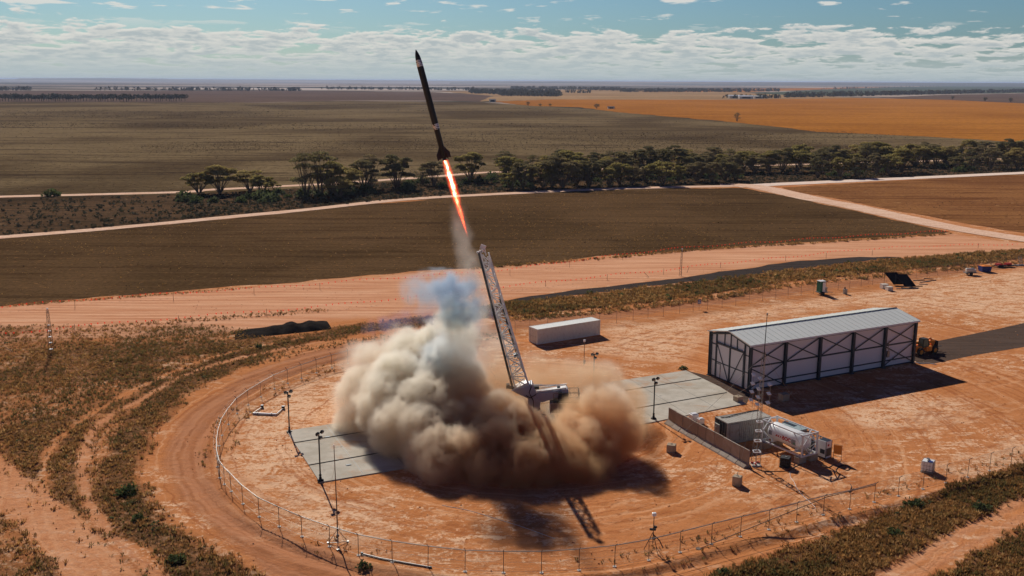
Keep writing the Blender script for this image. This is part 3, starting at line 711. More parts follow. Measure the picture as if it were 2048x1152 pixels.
K_org = paint('bunting_orange', (.90, .10, .05), .6, 0, .1)
t = NT(K_org.node_tree); tl_ = t.node('ShaderNodeBsdfTranslucent'); tl_.inputs[0].default_value = (1.0, .14, .06, 1); ms_ = t.node('ShaderNodeMixShader'); ms_.inputs[0].default_value = .6
t.l.new(t.n['Principled BSDF'].outputs[0], ms_.inputs[1]); t.l.new(tl_.outputs[0], ms_.inputs[2]); t.l.new(ms_.outputs[0], t.n['Material Output'].inputs['Surface'])
K_wood = paint('timber', (.22, .13, .08), .8, 0, .2, .3, 3)
K_carb = paint('carbon_black', (.014, .018, .018), .42, .0, .25, .1, 2.0, (.05, .05, .05))
K_fin = paint('fin_brown', (.040, .026, .024), .5, .1, .2, .1, 2)
m, t, b = mat('foil_silver'); p = t.obj()
n = t.noise(t.mapping(p, scale=(1, 1, 2.2)), 3.2, 3, .6)
c = t.ramp(n, [(.36, (.05, .05, .05)), (.44, (.60, .60, .58)), (.56, (.75, .74, .70)), (.66, (.55, .34, .12))], 'CONSTANT')
t._set(b.inputs['Base Color'], c); b.inputs['Metallic'].default_value = .65; b.inputs['Roughness'].default_value = .38
K_foil = m

K_slot = paint('slot_dark_steel', (.03, .028, .026), .95, 0, .2, .2, 1.0)  # dark matt steel of the rail lines in the pad
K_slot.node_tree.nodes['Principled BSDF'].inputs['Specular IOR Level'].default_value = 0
for k_ in (K_pad, K_blk, K_wall, K_foot): k_.node_tree.nodes['Principled BSDF'].inputs['Specular IOR Level'].default_value = .05
# ------------------------------------------------------------------ concrete pad, bitumen, apron
pad_pts = [at(*q) for q in ((573, 863), (1372, 742), (1440, 775), (1492, 808), (1276.5, 851), (820, 936), (640, 966))]
mb = MB(); mb.prism([(q.x, q.y, -.2) for q in reversed(pad_pts)], (0, 0, .30))
pad = tag(mb.build('launch_pad', K_pad), kind='structure')
def lerp2(a, b_, f): return a + (b_ - a) * f
A0, A1, B0, B1 = at(573, 863), at(640, 966), at(1372, 742), at(1492, 808)
for f0, f1 in ((.26, .27), (.70, .70)):
    mb = MB(); a, c = lerp2(A0, A1, f0), lerp2(B0, B1, f1)
    d = (c - a).normalized(); nrm = Vector((-d.y, d.x, 0)) * .10
    mb.prism([Vector((q.x, q.y, .104)) for q in (a - nrm, c - nrm, c + nrm, a + nrm)], (0, 0, .025))
    tag(mb.build('rail_slot', K_slot), 'long dark rail line let into the concrete pad, %s' % ('the one nearer the shipping container' if f0 < .5 else 'the one nearer the camera'), 'rail', 'rail lines across the launch pad')
# slab joints
mb = MB()
for k in range(1, 12):
    f = k / 12.0; a, c = lerp2(A0, B0, f), lerp2(A1, B1, f); d = (c - a).normalized(); nrm = Vector((-d.y, d.x, 0)) * .02
    if k in (1, 2, 9, 10, 11): mb.prism([Vector((q.x, q.y, .101)) for q in (a - nrm + d * .1, c - nrm - d * .1, c + nrm - d * .1, a + nrm + d * .1)], (0, 0, .003))
tag(mb.build('slab_joints', K_dark), kind='structure')
sheet('bitumen_apron', [(1374,741.5),(1418,752),(1500,788),(1494,807),(1442,775)], M_as, .012, .05, 2)
sheet('bitumen_road', [(1829,691),(1900,677),(2000,657),(2200,612),(2200,664),(2048,694),(1950,710),(1868,727),(1838,728.5),(1829,722)], M_as, .012, .1, 2)

# ------------------------------------------------------------------ hangar
HY = .472; HL, HW, HE, HR = 30.9, 8.4, 6.35, 7.25
hg = empty('hangar', (31.31, 124.61, 0), HY, 'long pale steel hangar with a low gable roof and dark outer frame', 'hangar')
def gable(x, th, m, name, inset=.28):
    mb = MB(); pts = [(x, inset, .05), (x, HW - inset, .05), (x, HW - inset, HE - .15), (x, HW / 2, HR - .17), (x, inset, HE - .15)]
    mb.prism(pts, (th, 0, 0)); return mb.build(name, m, hg)
gable(.30, .06, K_clad, 'end_wall'); gable(HL - .36, .06, K_clad, 'end_wall')
def cladding(y):
    mb = MB(); n = 118; x0, x1 = .38, HL - .38
    for k in range(n):
        a = x0 + (x1 - x0) * k / n; w_ = (x1 - x0) / n
        mb.box((a + w_ / 2, y, (HE - .1) / 2 + .03), (w_ * .985, .06, HE - .2))
    mb.box(((x0 + x1) / 2, y + .012, HE / 2), (x1 - x0, .05, HE - .22))
    return mb.build('side_wall', K_clad, hg)
cladding(.30); cladding(HW - .30)
mb = MB(); ov = .28
for s_ in (0, 1):
    y0, y1 = (-ov, HW / 2) if s_ == 0 else (HW + ov, HW / 2)
    z0 = HE - (HR - HE) * ov / (HW / 2)
    mb.prism([(-ov, y0, z0), (HL + ov, y0, z0), (HL + ov, y1, HR), (-ov, y1, HR)], (0, 0, .12))
    for k in range(31):
        x = -ov + .02 + (HL + 2 * ov - .04) * k / 30
        mb.bar((x, y0, z0 + .135), (x, y1, HR + .135), .05, .05)
rf = mb.build('roof', K_roof, hg)
mb = MB(); mb.box((HL / 2, HW / 2, HR + .175), (HL + 2 * ov + .02, .16, .05)); mb.build('ridge_cap', K_col, rf)
mb = MB(); mb.box((HL / 2, -ov - .04, HE - .10), (HL + 2 * ov, .07, .13)); mb.build('gutter', K_clad, rf)
for side in (0, 1):
    y = 0.0 if side == 0 else HW
    sgn = 1 if side == 0 else -1
    for k in range(6):
        x = min(max(HL * k / 5, .16), HL - .16)
        mb = MB(); mb.box((x, y + sgn * .03, HE / 2), (.10, .40, HE - .1)); mb.box((x, y - sgn * .15, HE / 2), (.34, .05, HE - .12)); mb.box((x, y + sgn * .21, HE / 2), (.34, .05, HE - .12))
        mb.box((x, y, .05), (.55, .55, .10)); mb.build('column', K_col, hg)
    for z, s_ in ((HE - .30, .24), (3.25, .22), (.95, .18), (.12, .14)):
        mb = MB(); mb.box((HL / 2, y + sgn * .245, z), (HL - .4, .05 + .02 * s_, s_)); mb.build('wall_rail', K_col, hg)
    for k in range(5):
        xa, xb = HL * k / 5 + .25, HL * (k + 1) / 5 - .25
        rows = [(3.35, HE - .45)] + ([(.3, 3.15)] if k in (0, 4) else [])
        for (za, zb) in rows:
            for q in ((za, zb), (zb, za)):
                mb = MB(); mb.bar((xa, y + sgn * (.11 if q[0] < q[1] else .165), q[0]), (xb, y + sgn * (.11 if q[0] < q[1] else .165), q[1]), .05, .14); mb.build('cross_brace', K_col, hg)
for x, sgn in ((.0, 1), (HL, -1)):
    mb = MB()
    mb.bar((x + sgn * .12, .1, HE - .28), (x + sgn * .12, HW / 2, HR - .25), .2, .24); mb.bar((x + sgn * .12, HW - .1, HE - .28), (x + sgn * .12, HW / 2, HR - .25), .2, .24)
    mb2 = MB(); mb2.box((x + sgn * .26, HW / 2, .12), (.07, HW - .5, .18)); mb2.build('sill_rail', K_col, hg)
    mb.build('gable_frame', K_col, hg)
    for y in (1.25, HW - 1.25):
        mb = MB(); mb.box((x + sgn * .20, y, HE / 2 - .02), (.18, .16, HE - .35)); mb.build('gable_post', K_col, hg)
    for y in (.7, HW - .7):
        for z in (2.4, 4.7):
            mb = MB(); mb.box((x + sgn * .25, y, z), (.08, .95, .12)); mb.build('gable_rail', K_col, hg)
# sliding doors in the near gable
DH = 4.95
mb = MB(); mb.box((.10, HW / 2, DH + .12), (.16, 5.9, .2)); mb.build('door_track', K_col, hg)
for y in (2.9, HW / 2, HW - 2.9):
    mb = MB(); mb.box((.24, y, (DH + HR) / 2 - .1), (.10, .13, HR - DH - .45)); mb.build('gable_post', K_col, hg)
for s_, (ya, yb) in enumerate(((1.36, HW / 2 - .03), (HW / 2 + .03, HW - 1.36))):
    mb = MB(); mb.box((.22, (ya + yb) / 2, DH / 2 + .08), (.05, yb - ya, DH - .06)); d = mb.build('sliding_door', K_clad, hg)
    mb = MB()
    for y in (ya + .06, yb - .06): mb.box((.165, y, DH / 2 + .08), (.06, .13, DH))
    for z in (.16, 2.35, DH + .0): mb.box((.163, (ya + yb) / 2, z), (.056, yb - ya - .26, .13))
    ctr, out_ = (yb, ya) if s_ == 0 else (ya, yb)
    mb.bar((.12, out_ + (.14 if s_ == 0 else -.14), DH - .1), (.12, ctr + (-.14 if s_ == 0 else .14), .25), .05, .10)
    mb.build('door_frame', K_col, d)
    if s_ == 1:
        mb = MB(); mb.box((.155, yb - .95, 1.15), (.05, .06, 2.1)); mb.box((.155, yb - .45, 2.15), (.05, .9, .06)); mb.build('wicket_frame', K_col, d)
mb = MB(); mb.box((HL * .8 + .75, -.02, 2.0), (.45, .22, .9)); mb.bar((HL * .8 + .75, -.02, 2.4), (HL * .8 + .75, -.02, 4.0), .06); mb.build('switch_box', K_gal, hg)
mb = MB(); mb.tube([(HL + .05, -.18, .1), (HL + .6, -.9, .08), (HL + 1.6, -1.2, .06), (HL + 2.2, -2.2, .05)], .05, 6); mb.build('drain_pipe', K_white, hg)

# ------------------------------------------------------------------ shipping containers
def container(loc, yaw, L, H, W=2.44, side=K_cont, top=K_contr, label='', door=K_cont, dark_end=False):
    c = empty('shipping_container', loc, yaw, label, 'container')
    def wall(y, sg):
        mb = MB(); x = .12; pts = []
        st = .28
        while x < L - .12:
            for dx, dy in ((0, 0), (.07, 0), (.14, .075), (.21, .075)):
                if x + dx < L - .12: pts.append((x + dx, dy))
            x += st
        pts.append((L - .12, 0))
        vs = []
        for (x_, d_) in pts: vs += [(x_, y + sg * (.03 + d_), .16), (x_, y + sg * (.03 + d_), H - .10)]
        fs = [(2 * i, 2 * i + 2, 2 * i + 3, 2 * i + 1) for i in range(len(pts) - 1)]
        if sg < 0: fs = [tuple(reversed(f)) for f in fs]
        mb.add(vs, fs)
        mb.box((L / 2, y + sg * .14, H / 2), (L - .2, .02, H - .2))
        return mb
    for y, sg in ((0, 1), (W, -1)): wall(y, sg).build('side_panel', side, c)
    mb = MB(); mb.box((L - .06, W / 2, H / 2 + .02), (.04, W - .22, H - .2)); mb.build('end_panel', side, c)
    mb = MB(); mb.box((L / 2, W / 2, H - .055), (L - .1, W - .1, .05))
    k = .3
    while k < L - .3: mb.box((k, W / 2, H - .022), (.16, W - .35, .018)); k += .42
    mb.build('roof', top, c)
    mb = MB()
    for x in (.07, L - .07):
        for y in (.07, W - .07): mb.box((x, y, H / 2), (.14, .14, H))
    for y in (.045, W - .045):
        mb.box((L / 2, y, .08), (L - .28, .09, .16)); mb.box((L / 2, y, H - .05), (L - .28, .09, .10))
    for x in (.045, L - .045): mb.box((x, W / 2, .08), (.09, W - .28, .16)); mb.box((x, W / 2, H - .06), (.09, W - .28, .12))
    mb.build('frame', side, c)
    mb = MB(); mb.box((L / 2, W / 2, .13), (L - .2, W - .2, .04)); mb.build('floor_plate', K_dark, c)
    for s_ in (0, 1):
        y0 = .15 + s_ * (W - .3) / 2; y1 = y0 + (W - .3) / 2 - .01
        mb = MB(); mb.box((.05, (y0 + y1) / 2, H / 2 + .02), (.05, y1 - y0, H - .32))
        for z in (.55, 1.0, 1.5, 2.0): mb.box((.018, (y0 + y1) / 2, z), (.014, y1 - y0 - .1, .10))
        d = mb.build('door', door, c)
        for f in (.25, .75):
            y = y0 + (y1 - y0) * f
            mb = MB(); mb.tube([(-.01, y, .2), (-.01, y, H - .2)], .022, 6); mb.box((-.02, y + .1, 1.15), (.03, .3, .04)); mb.build('lock_rod', K_gal, d)
    return c
wc = container((3.97, 147.79, .02), .559, 12.19, 2.45, label='long white ribbed shipping container standing alone on the orange dirt beyond the smoke')
gc = container((24.3, 105.0, .05), .418, 6.06, 2.55, side=K_tan, top=K_tanr, door=K_dark, label='weathered beige shipping container beside the concrete barrier wall')
mb = MB(); mb.tube([(.4, 1.9, 2.60), (1.2, 1.7, 2.60), (2.4, 1.95, 2.61), (3.6, 2.15, 2.60), (4.6, 2.3, 2.60), (6.0, 2.3, 2.60)], .05, 6)
cb = mb.build('cable', K_black); cb.location = gc.location; cb.rotation_euler = gc.rotation_euler
tag(cb, 'black cable lying across the roof of the beige container', 'cable')
mb = MB(); mb.box((-.12, 1.75, 1.2), (.16, .85, 1.5)); mb.box((-.22, 1.75, 1.35), (.05, .5, .5)); mb.build('control_cabinet', K_tan, gc)
mb = MB(); mb.box((1.0, -.02, 1.35), (1.2, .06, 1.9)); mb.box((1.0, -.06, 1.0), (1.0, .03, .08)); mb.box((1.0, -.06, 1.9), (1.0, .03, .08)); mb.build('side_door', K_tan, gc)

# ------------------------------------------------------------------ tank in its frame
TL, TH = 6.06, 2.54
tk = empty('tank_container', (27.96, 104.5, .75), -1.029, 'white cylindrical gas tank inside an open white lifting frame', 'tank')
mb = MB(); TR = .98; cy_, cz_ = 1.22, 1.30
prof = [(.42, .02), (.46, .45), (.55, .72), (.70, .90), (.86, TR)] + [(x, TR) for x in (2, 3, 4, 5.2)] + [(5.36, .90), (5.51, .72), (5.60, .45), (5.64, .02)]
mb.tube([(x, cy_, cz_) for x, _ in prof], [r for _, r in prof], 40)
tank = mb.build('tank_shell', K_wht2, tk)
mb = MB()
for x in (1.25, 4.8): mb.box((x, cy_, .38), (.28, 1.5, .42))
mb.build('saddle', K_wht2, tk)
corners = [(x, y) for x in (.09, TL - .09) for y in (.09, 2.35)]
for x, y in corners:
    mb = MB(); mb.box((x, y, TH / 2), (.16, .16, TH)); mb.build('corner_post', K_white, tk)
mb = MB()
for y in (.08, 2.36):
    mb.box((TL / 2, y, TH - .07), (TL - .34, .10, .12)); mb.box((TL / 2, y, .09), (TL - .34, .13, .16))
for x in (.08, TL - .08):
    mb.box((x, 1.22, TH - .07), (.10, 2.1, .12)); mb.box((x, 1.22, .09), (.13, 2.1, .16))
mb.build('frame_rail', K_white, tk)
for x in (.09, TL - .09):
    mb = MB(); xs_ = 1 if x < 1 else -1
    for y in (.09, 2.35):
        mb.bar((x + xs_ * .11, y, 1.25), (x + xs_ * 1.26, y, TH - .15), .09, .09); mb.bar((x + xs_ * .11, y, 1.25), (x + xs_ * 1.26, y, .2), .09, .09)
        mb.bar((x + xs_ * .81, .1 if y < 1 else 2.33, TH - .02), (x + xs_ * .16, 1.2, TH - .02), .08)
    for s_ in (0, 1):
        yy = .2 if s_ == 0 else 2.24
        mb.bar((x, yy, 1.25), (x, 1.22, .22), .08, .08); mb.bar((x, yy, 1.25), (x, 1.22, TH - .16), .08, .08)
    mb.bar((x, .15, TH - .12), (x, 1.0, 1.9), .08)
    mb.build('frame_brace', K_white, tk)
mb = MB(); mb.box((2.5, 1.75, TH - .10), (1.7, .5, .05)); mb.build('walkway', K_dark, tk)
mb = MB()
for k in range(5): mb.tube([(TL - .25, .5 + k * .3, .2), (TL - .3, .55 + k * .28, .75), (TL - .42, .6 + k * .25, .8)], .03, 6)
mb.build('valve_pipes', K_gal, tk)
def text_mesh(s_, size, m, name):
    cu = bpy.data.curves.new(name, 'FONT'); cu.body = s_; cu.size = size; cu.extrude = .004; cu.offset = .012 * size / .3
    cu.align_x = 'CENTER'; cu.align_y = 'CENTER'; cu.resolution_u = 3
    o = bpy.data.objects.new('tmp', cu); C.objects.link(o)
    dg = bpy.context.evaluated_depsgraph_get(); me = bpy.data.meshes.new_from_object(o.evaluated_get(dg))
    bpy.data.objects.remove(o); bpy.data.curves.remove(cu)
    me.materials.clear(); me.materials.append(m); me.name = name
    ob = bpy.data.objects.new(name, me); C.objects.link(ob); return ob
def wrap_on_tank(ob, x0, z0):
    "bend lettering onto the tank's camera-side flank"
    for v in ob.data.vertices:
        a = (v.co.y + z0 - cz_) / TR
        r = TR + .006 + v.co.z * .5
        v.co = Vector((x0 + v.co.x, cy_ - r * math.cos(a), cz_ + r * math.sin(a)))
    ob.parent = tk
tx_ = text_mesh('BOC', .60, K_red, 'lettering'); wrap_on_tank(tx_, 3.55, 1.26)
mb = MB()
for k in range(4):
    for j in range(6):
        x0 = -.62 + k * .30; w_ = .20 - .03 * k
        mb.add([(x0 + .025 * j, -.11 + .037 * j, 0), (x0 + w_ + .025 * j, -.11 + .037 * j, 0), (x0 + w_ + .025 * (j + 1), -.11 + .037 * (j + 1), 0), (x0 + .025 * (j + 1), -.11 + .037 * (j + 1), 0)], [(0, 1, 2, 3)])
lg = mb.build('stripe_logo', K_red); wrap_on_tank(lg, 2.55, 1.26)
def flat_label(cx, w_, h_, m, nm, dz=0):
    mb = MB(); n = 6
    for j in range(n): mb.add([(-w_ / 2, -h_ / 2 + h_ * j / n, dz), (w_ / 2, -h_ / 2 + h_ * j / n, dz), (w_ / 2, -h_ / 2 + h_ * (j + 1) / n, dz), (-w_ / 2, -h_ / 2 + h_ * (j + 1) / n, dz)], [(0, 1, 2, 3)])
    o = mb.build(nm, m); return o
K_lab = paint('label_grey', (.30, .31, .31), .6, 0, .5, 0, 14)
K_labg = paint('label_green', (.02, .30, .12), .6, 0, .1)
o = flat_label(0, .62, .62, K_lab, 'data_plate'); wrap_on_tank(o, 4.55, 1.22)
o = flat_label(0, .18, .18, K_labg, 'green_diamond', .008); wrap_on_tank(o, 4.66, 1.12)
o = flat_label(0, .5, .5, K_lab, 'data_plate'); wrap_on_tank(o, 1.15, 1.30)

# concrete feet below the tank, loose blocks
def block(px, py, s=(1.0, .95, .95), yaw=.45, label='', lift=.0, grp='concrete anchor blocks round the pad', w=True, z=0):
    c = at(px, py)
    mb = MB(); mb.box((0, 0, s[2] / 2), s); root = mb.build('concrete_block', K_blk, bevel=.04)
    root.location = (c.x, c.y, z - .01); root.rotation_euler = (0, 0, yaw); tag(root, label, 'concrete block', grp)
    if lift:
        mb = MB(); mb.tube([(0, 0, s[2] - .03), (0, 0, s[2] + lift)], .025, 6); mb.tube([(-.12, 0, s[2] - .02), (-.08, 0, s[2] + .12), (.08, 0, s[2] + .12), (.12, 0, s[2] - .02)], .02, 6); mb.build('lifting_eye', K_gal, root)
    return root
block(1342.5, 903.5, (.95, .85, .9), -.35, 'square concrete block on bare dirt between the smoke and the barrier wall', .1)
block(1474, 970, (.85, .8, 1.0), -.5, 'square concrete block with an upright pin, in front of the barrier wall', .4)
block(1476, 803, (.95, .9, .75), .5, 'small concrete block at the corner of the pad near the hangar door', .15)
block(1567, 800, (1.1, 1.0, .9), .4, 'concrete block standing in the hangar shadow', .1)
tb = Matrix.Rotation(-1.029, 3, 'Z'); tO = Vector((27.96, 104.5, 0))
for (u_, v_, lb) in ((5.55, .35, 'concrete foot under the tank frame corner nearest the camera'), (5.6, 2.1, 'concrete foot under the tank frame corner beside the white cabinet'), (.5, .35, 'concrete foot under the tank frame corner nearest the lattice mast'), (.5, 2.1, 'concrete foot under the tank frame corner beside the beige container')):
    q = tO + tb @ Vector((u_, v_, 0)); mb = MB(); mb.box((0, 0, .37), (.75, 1.15, .74)); o = mb.build('concrete_block', K_blk, bevel=.03); o.location = (q.x, q.y, 0); o.rotation_euler = (0, 0, -1.029)
    tag(o, lb, 'concrete block', 'concrete feet under the tank frame')

# ------------------------------------------------------------------ barrier wall
w0, w1 = at(1336, 846), at(1497, 936)
NW = 10; dW = (w1 - w0) / NW; yawW = math.atan2(dW.y, dW.x); segL = dW.length
mb = MB(); hW = 1.95
prof = [(-.62, 0), (.42, 0), (.42, .12), (.14, .42), (.14, hW), (-.02, hW), (-.02, .50), (-.56, .14)]
pp = [(.015, y, z) for y, z in prof]
mb.prism(pp, (segL - .06, 0, 0))
proto = mb.build('barrier_segment', K_wall, bevel=.012)
ordn = ['end', 'second', 'third', 'fourth', 'fifth', 'sixth', 'seventh', 'eighth', 'ninth']
for i in range(NW):
    o = proto if i == 0 else proto.copy()
    if i: C.objects.link(o)
    jit = random.Random(i).uniform(-.03, .03)
    q = w0 + dW * i; o.location = (q.x + jit, q.y + jit * .5, jit * .3 - .01); o.rotation_euler = (0, 0, yawW + jit * .15)
    lb = ('flared concrete barrier panel at the end of the wall nearest the lamp on the pad' if i == 0 else 'flared concrete barrier panel at the end of the wall nearest the lattice mast' if i == NW - 1 else '%s flared concrete barrier panel counted from the end of the wall on the pad' % ordn[i])
    tag(o, lb, 'barrier panel', 'concrete barrier wall panels')

# ------------------------------------------------------------------ small equipment by the tank
def cabinet(loc, yaw, s, name, m, label, cat, parts=()):
    c = empty(name, loc, yaw, label, cat)
    mb = MB(); mb.box((0, 0, s[2] / 2 + .06), s); mb.build('body', m, c, bevel=.03)
    for (nm, cc, ss, mm) in parts: mb = MB(); mb.box(cc, ss); mb.build(nm, mm, c)
    return c
q = at(1648, 914)
cabinet((q.x, q.y, 0), -.95, (1.05, 1.0, 1.95), 'gas_cabinet', K_wht2, 'tall white equipment cabinet with black edges behind the tank', 'cabinet',
        [('top_panel', (0, 0, 2.03), (.92, .86, .04), K_dark), ('grille', (.535, 0, .75), (.02, .8, .9), K_dark), ('placard', (.545, -.1, 1.55), (.02, .22, .22), K_red), ('edge_strip', (.53, .5, 1.0), (.05, .05, 1.95), K_black), ('edge_strip', (.53, -.5, 1.0), (.05, .05, 1.95), K_black), ('edge_strip', (0, -.51, .1), (1.05, .04, .12), K_black), ('grille', (.1, -.51, .8), (.6, .02, .5), K_dark)])
q = at(1674, 921); st = empty('orange_board', (q.x, q.y, 0), -.55, 'orange panel on a thin frame beside a coil of hose', 'panel')
mb = MB(); mb.box((0, 0, 1.25), (.82, .16, .98)); mb.build('panel', K_or, st, bevel=.02)
for x in (-.42, .42):
    mb = MB(); mb.tube([(x, 0, 0), (x, 0, 1.8)], .025, 6); mb.tube([(x, -.35, .02), (x, 0, .35), (x, .35, .02)], .02, 6); mb.build('leg', K_post, st)
mb = MB(); mb.tube([(-.42, 0, 1.8), (.42, 0, 1.8)], .025, 6); mb.tube([(-.42, 0, .5), (.42, 0, .5)], .025, 6); mb.build('crossbar', K_post, st)
def ibc(loc, yaw, body, cage, label, top=None, s=1.1):
    c = empty('bulk_container', loc, yaw, label, 'bulk container')
    mb = MB(); mb.box((0, 0, .62 * s), (s * .96, s * .96, s * .9)); mb.build('bottle', body, c, bevel=.06)
    mb = MB(); mb.box((0, 0, .08), (s * 1.02, s * 1.02, .12)); mb.build('pallet', cage, c)
    mb = MB()
    for k in range(5):
        f = -s / 2 + s * k / 4
        for y in (-s / 2, s / 2): mb.tube([(f, y, .12), (f, y, s * 1.08)], .014, 4); mb.tube([(y, f, .12), (y, f, s * 1.08)], .014, 4)
    for z in (.35, .7, 1.08): 
        z *= s; mb.tube([(-s / 2, -s / 2, z), (s / 2, -s / 2, z), (s / 2, s / 2, z), (-s / 2, s / 2, z), (-s / 2, -s / 2, z)], .014, 4)
    mb.build('cage', cage, c)
    mb = MB(); mb.tube([(.05, .05, s * 1.07), (.05, .05, s * 1.13)], .12, 10); mb.build('lid', top or cage, c)
    return c
q = at(1570, 933); ibc((q.x, q.y, 0), -.5, K_black, K_dark, 'black caged bulk container on the dirt in front of the tank', K_gal, 1.0)
q = at(1855, 943); c = ibc((q.x, q.y, 0), -.62, K_wht2, K_gal, 'white caged bulk container standing by the fence at the right', K_gal, 1.15)
mb = MB(); mb.box((.25, -.25, 1.26), (.4, .4, .04)); mb.build('blue_patch', K_blue, c)
mb = MB(); mb.box((0, 0, 1.3), (.10, .9, .05)); mb.box((-.1, .2, 1.36), (.25, .2, .12)); mb.build('top_strap', K_gal, c)
for (px, py, s_, lb) in ((1387, 842, 1.0, 'white unit with a rounded top behind the barrier wall, nearer the lamp'), (1401, 848, .75, 'low white unit behind the barrier wall, beside the beige container')):
    q = at(px, py); c = cabinet((q.x, q.y, 0), .4, (.95 * s_, .8 * s_, .85 * s_), 'pump_unit', K_wht2, lb, 'pump unit', [('base', (0, 0, .04), (1.0 * s_, .85 * s_, .08), K_dark), ('cap', (0, 0, .95 * s_), (.7 * s_, .55 * s_, .12), K_wht2)])
# low skid behind the tank
q = tO + tb @ Vector((-.2, 3.3, 0)); sk = empty('equipment_skid', (q.x, q.y, 0), -1.029, 'low grey blue roofed equipment skid between the hangar shadow and the tank', 'equipment')
mb = MB(); mb.box((1.2, .8, 1.0), (2.5, 1.6, 1.9)); mb.build('housing', K_tan, sk)
mb = MB(); mb.box((1.2, .8, 2.0), (2.7, 1.75, .08)); mb.build('roof', K_bluegl, sk)
mb = MB(); mb.box((3.9, .8, .15), (2.8, 1.6, .14))
for x in (2.6, 3.5, 4.4, 5.2):
    for y in (.05, 1.55): mb.box((x, y, .9), (.08, .08, 1.6))
for y in (.05, 1.55): mb.box((3.9, y, 1.72), (2.7, .09, .09))
for x in (2.6, 3.5, 4.4, 5.2): mb.box((x, .8, 1.73), (.08, 1.4, .07))
mb.build('open_frame', K_gal, sk)
mb = MB(); mb.box((3.3, .8, .75), (.9, .9, 1.0)); mb.tube([(4.3, .5, .3), (4.3, .5, 1.3)], .25, 12); mb.tube([(4.9, 1.0, .3), (4.9, 1.0, 1.4)], .2, 12); mb.build('pump', K_dark, sk)
def hose(pts, r, m, label, name='hose', cat='hose', grp=None):
    L = smooth_line([at(*q) + Vector((0, 0, r + .005)) for q in pts], 5); mb = MB(); mb.tube(L, r, 6); return tag(mb.build(name, m), label, cat, grp)
hose([(1642,930),(1655,936),(1668,930),(1680,936),(1694,941),(1700,936),(1690,930),(1678,934),(1672,941),(1676,946)], .035, K_black, 'black hose coiled in loops below the orange panel')
hose([(1505,934),(1520,941),(1545,943),(1575,942),(1590,934),(1600,930)], .03, K_black, 'black cable from the lattice mast foot to under the tank', 'cable', 'cable')
hose([(1580,944),(1581,955),(1588,964),(1593,976),(1604,990),(1618,1003),(1630,1015),(1632,1024)], .022, K_white, 'thin white hose winding from the black container towards the fence')
hose([(1503,938),(1508,950),(1530,960),(1560,975),(1600,998)], .022, K_yel, 'thin yellowish cable running over the dirt from the lattice mast foot', 'cable', 'cable')
hose([(884,1011),(940,1022),(1000,1040),(1050,1056),(1110,1078)], .018, K_white, 'thin pale rope lying across the dirt in front of the smoke', 'rope', 'rope')
hose([(1700,968),(1703,975),(1698,985),(1706,980)], .03, K_black, 'short black offcut of hose on the dirt by the tank shadow')

# ------------------------------------------------------------------ masts and lamps
def lattice(mb, base, top, w0_, w1_, n, r=.025, ring=None, sides=3, ph=.3):
    base, top = Vector(base), Vector(top); ax = (top - base).normalized(); u = ax.orthogonal().normalized(); v = ax.cross(u)
    cs = lambda k, f: base.lerp(top, f) + (u * math.cos(ph + 2 * math.pi * k / sides) + v * math.sin(ph + 2 * math.pi * k / sides)) * (w0_ + (w1_ - w0_) * f)
    for k in range(sides): mb.tube([cs(k, 0), cs(k, 1)], r, 5)
    for i in range(n):
        for k in range(sides):
            a, b_ = (i / n, (i + 1) / n) if i % 2 else ((i + 1) / n, i / n)
            mb.tube([cs(k, a), cs((k + 1) % sides, b_)], r * .6, 4)
    return cs
LM = at(1511, 930)
lm = empty('lattice_mast', (LM.x, LM.y, 0), 0, 'tall thin lattice mast hung with small white antenna panels beside the tank', 'mast')
mb = MB(); cs = lattice(mb, (0, 0, .1), (.15, 0, 5.2), .50, .34, 9, .028, sides=4, ph=.6); mb.build('lower_lattice', K_gal, lm)
mb = MB(); lattice(mb, (.15, 0, 5.2), (.22, 0, 12.6), .27, .20, 15, .028, sides=3); mb.build('upper_lattice', K_gal, lm)
mb = MB(); mb.tube([(.22, 0, 11.5), (.30, 0, 16.5)], [.06, .03], 8); mb.build('top_pole', K_dark, lm)
mb = MB(); mb.box((.31, 0, 16.6), (.14, .14, .22)); mb.build('beacon', K_gal, lm)
for z in (1.55, 2.75, 3.85, 4.9):
    mb = MB(); w_ = .50 + (.34 - .5) * z / 5.2; x = .15 * z / 5.2
    w_ *= 1.0
    for s_ in ((1, 0), (-1, 0), (0, 1), (0, -1)): mb.box((x + s_[0] * w_ * .78, s_[1] * w_ * .78, z), (.10 if s_[0] else w_ * 1.6, .10 if s_[1] else w_ * 1.6 - .1, .08))
    mb.build('white_collar', K_wht2, lm)
mb = MB()
for (x, za, zb) in ((-.75, 6.8, 10.2), (1.05, 6.2, 9.2), (-.05, 6.4, 9.8)):
    mb.tube([(x, -.15, za - .3), (x, -.15, zb)], .02, 5)
    for z in (za + .6, zb - .8): mb.tube([(x, -.15, z), (.2, 0, z)], .018, 5)
mb.build('side_arms', K_gal, lm)
mb = MB(); mb.box((0, 0, .34), (.32, .30, .03)); mb.box((0, .10, .30), (.06, .10, .10))
pan_me = None
for (x, z) in ((-.80, 10.15), (-.85, 9.2), (-.9, 8.3), (-.95, 7.4), (-.10, 9.75), (-.20, 8.6), (-.20, 7.7), (-.25, 6.9), (.95, 9.1), (.9, 8.1), (.85, 7.1)):
    if pan_me is None:
        m1 = MB(); m1.box((0, 0, 0), (.42, .40, .06)); m1.box((0, .10, -.07), (.16, .16, .10)); po = m1.build('antenna_panel', K_wht2, lm); pan_me = po
    else: po = pan_me.copy(); C.objects.link(po); po.parent = lm
    po.location = (x, -.25, z); po.rotation_euler = (.55, random.Random(int(z * 10)).uniform(-.2, .2), .35)
mb = MB(); mb.box((0, 0, .07), (1.0, 1.0, .16)); mb.build('footing', K_foot, lm)
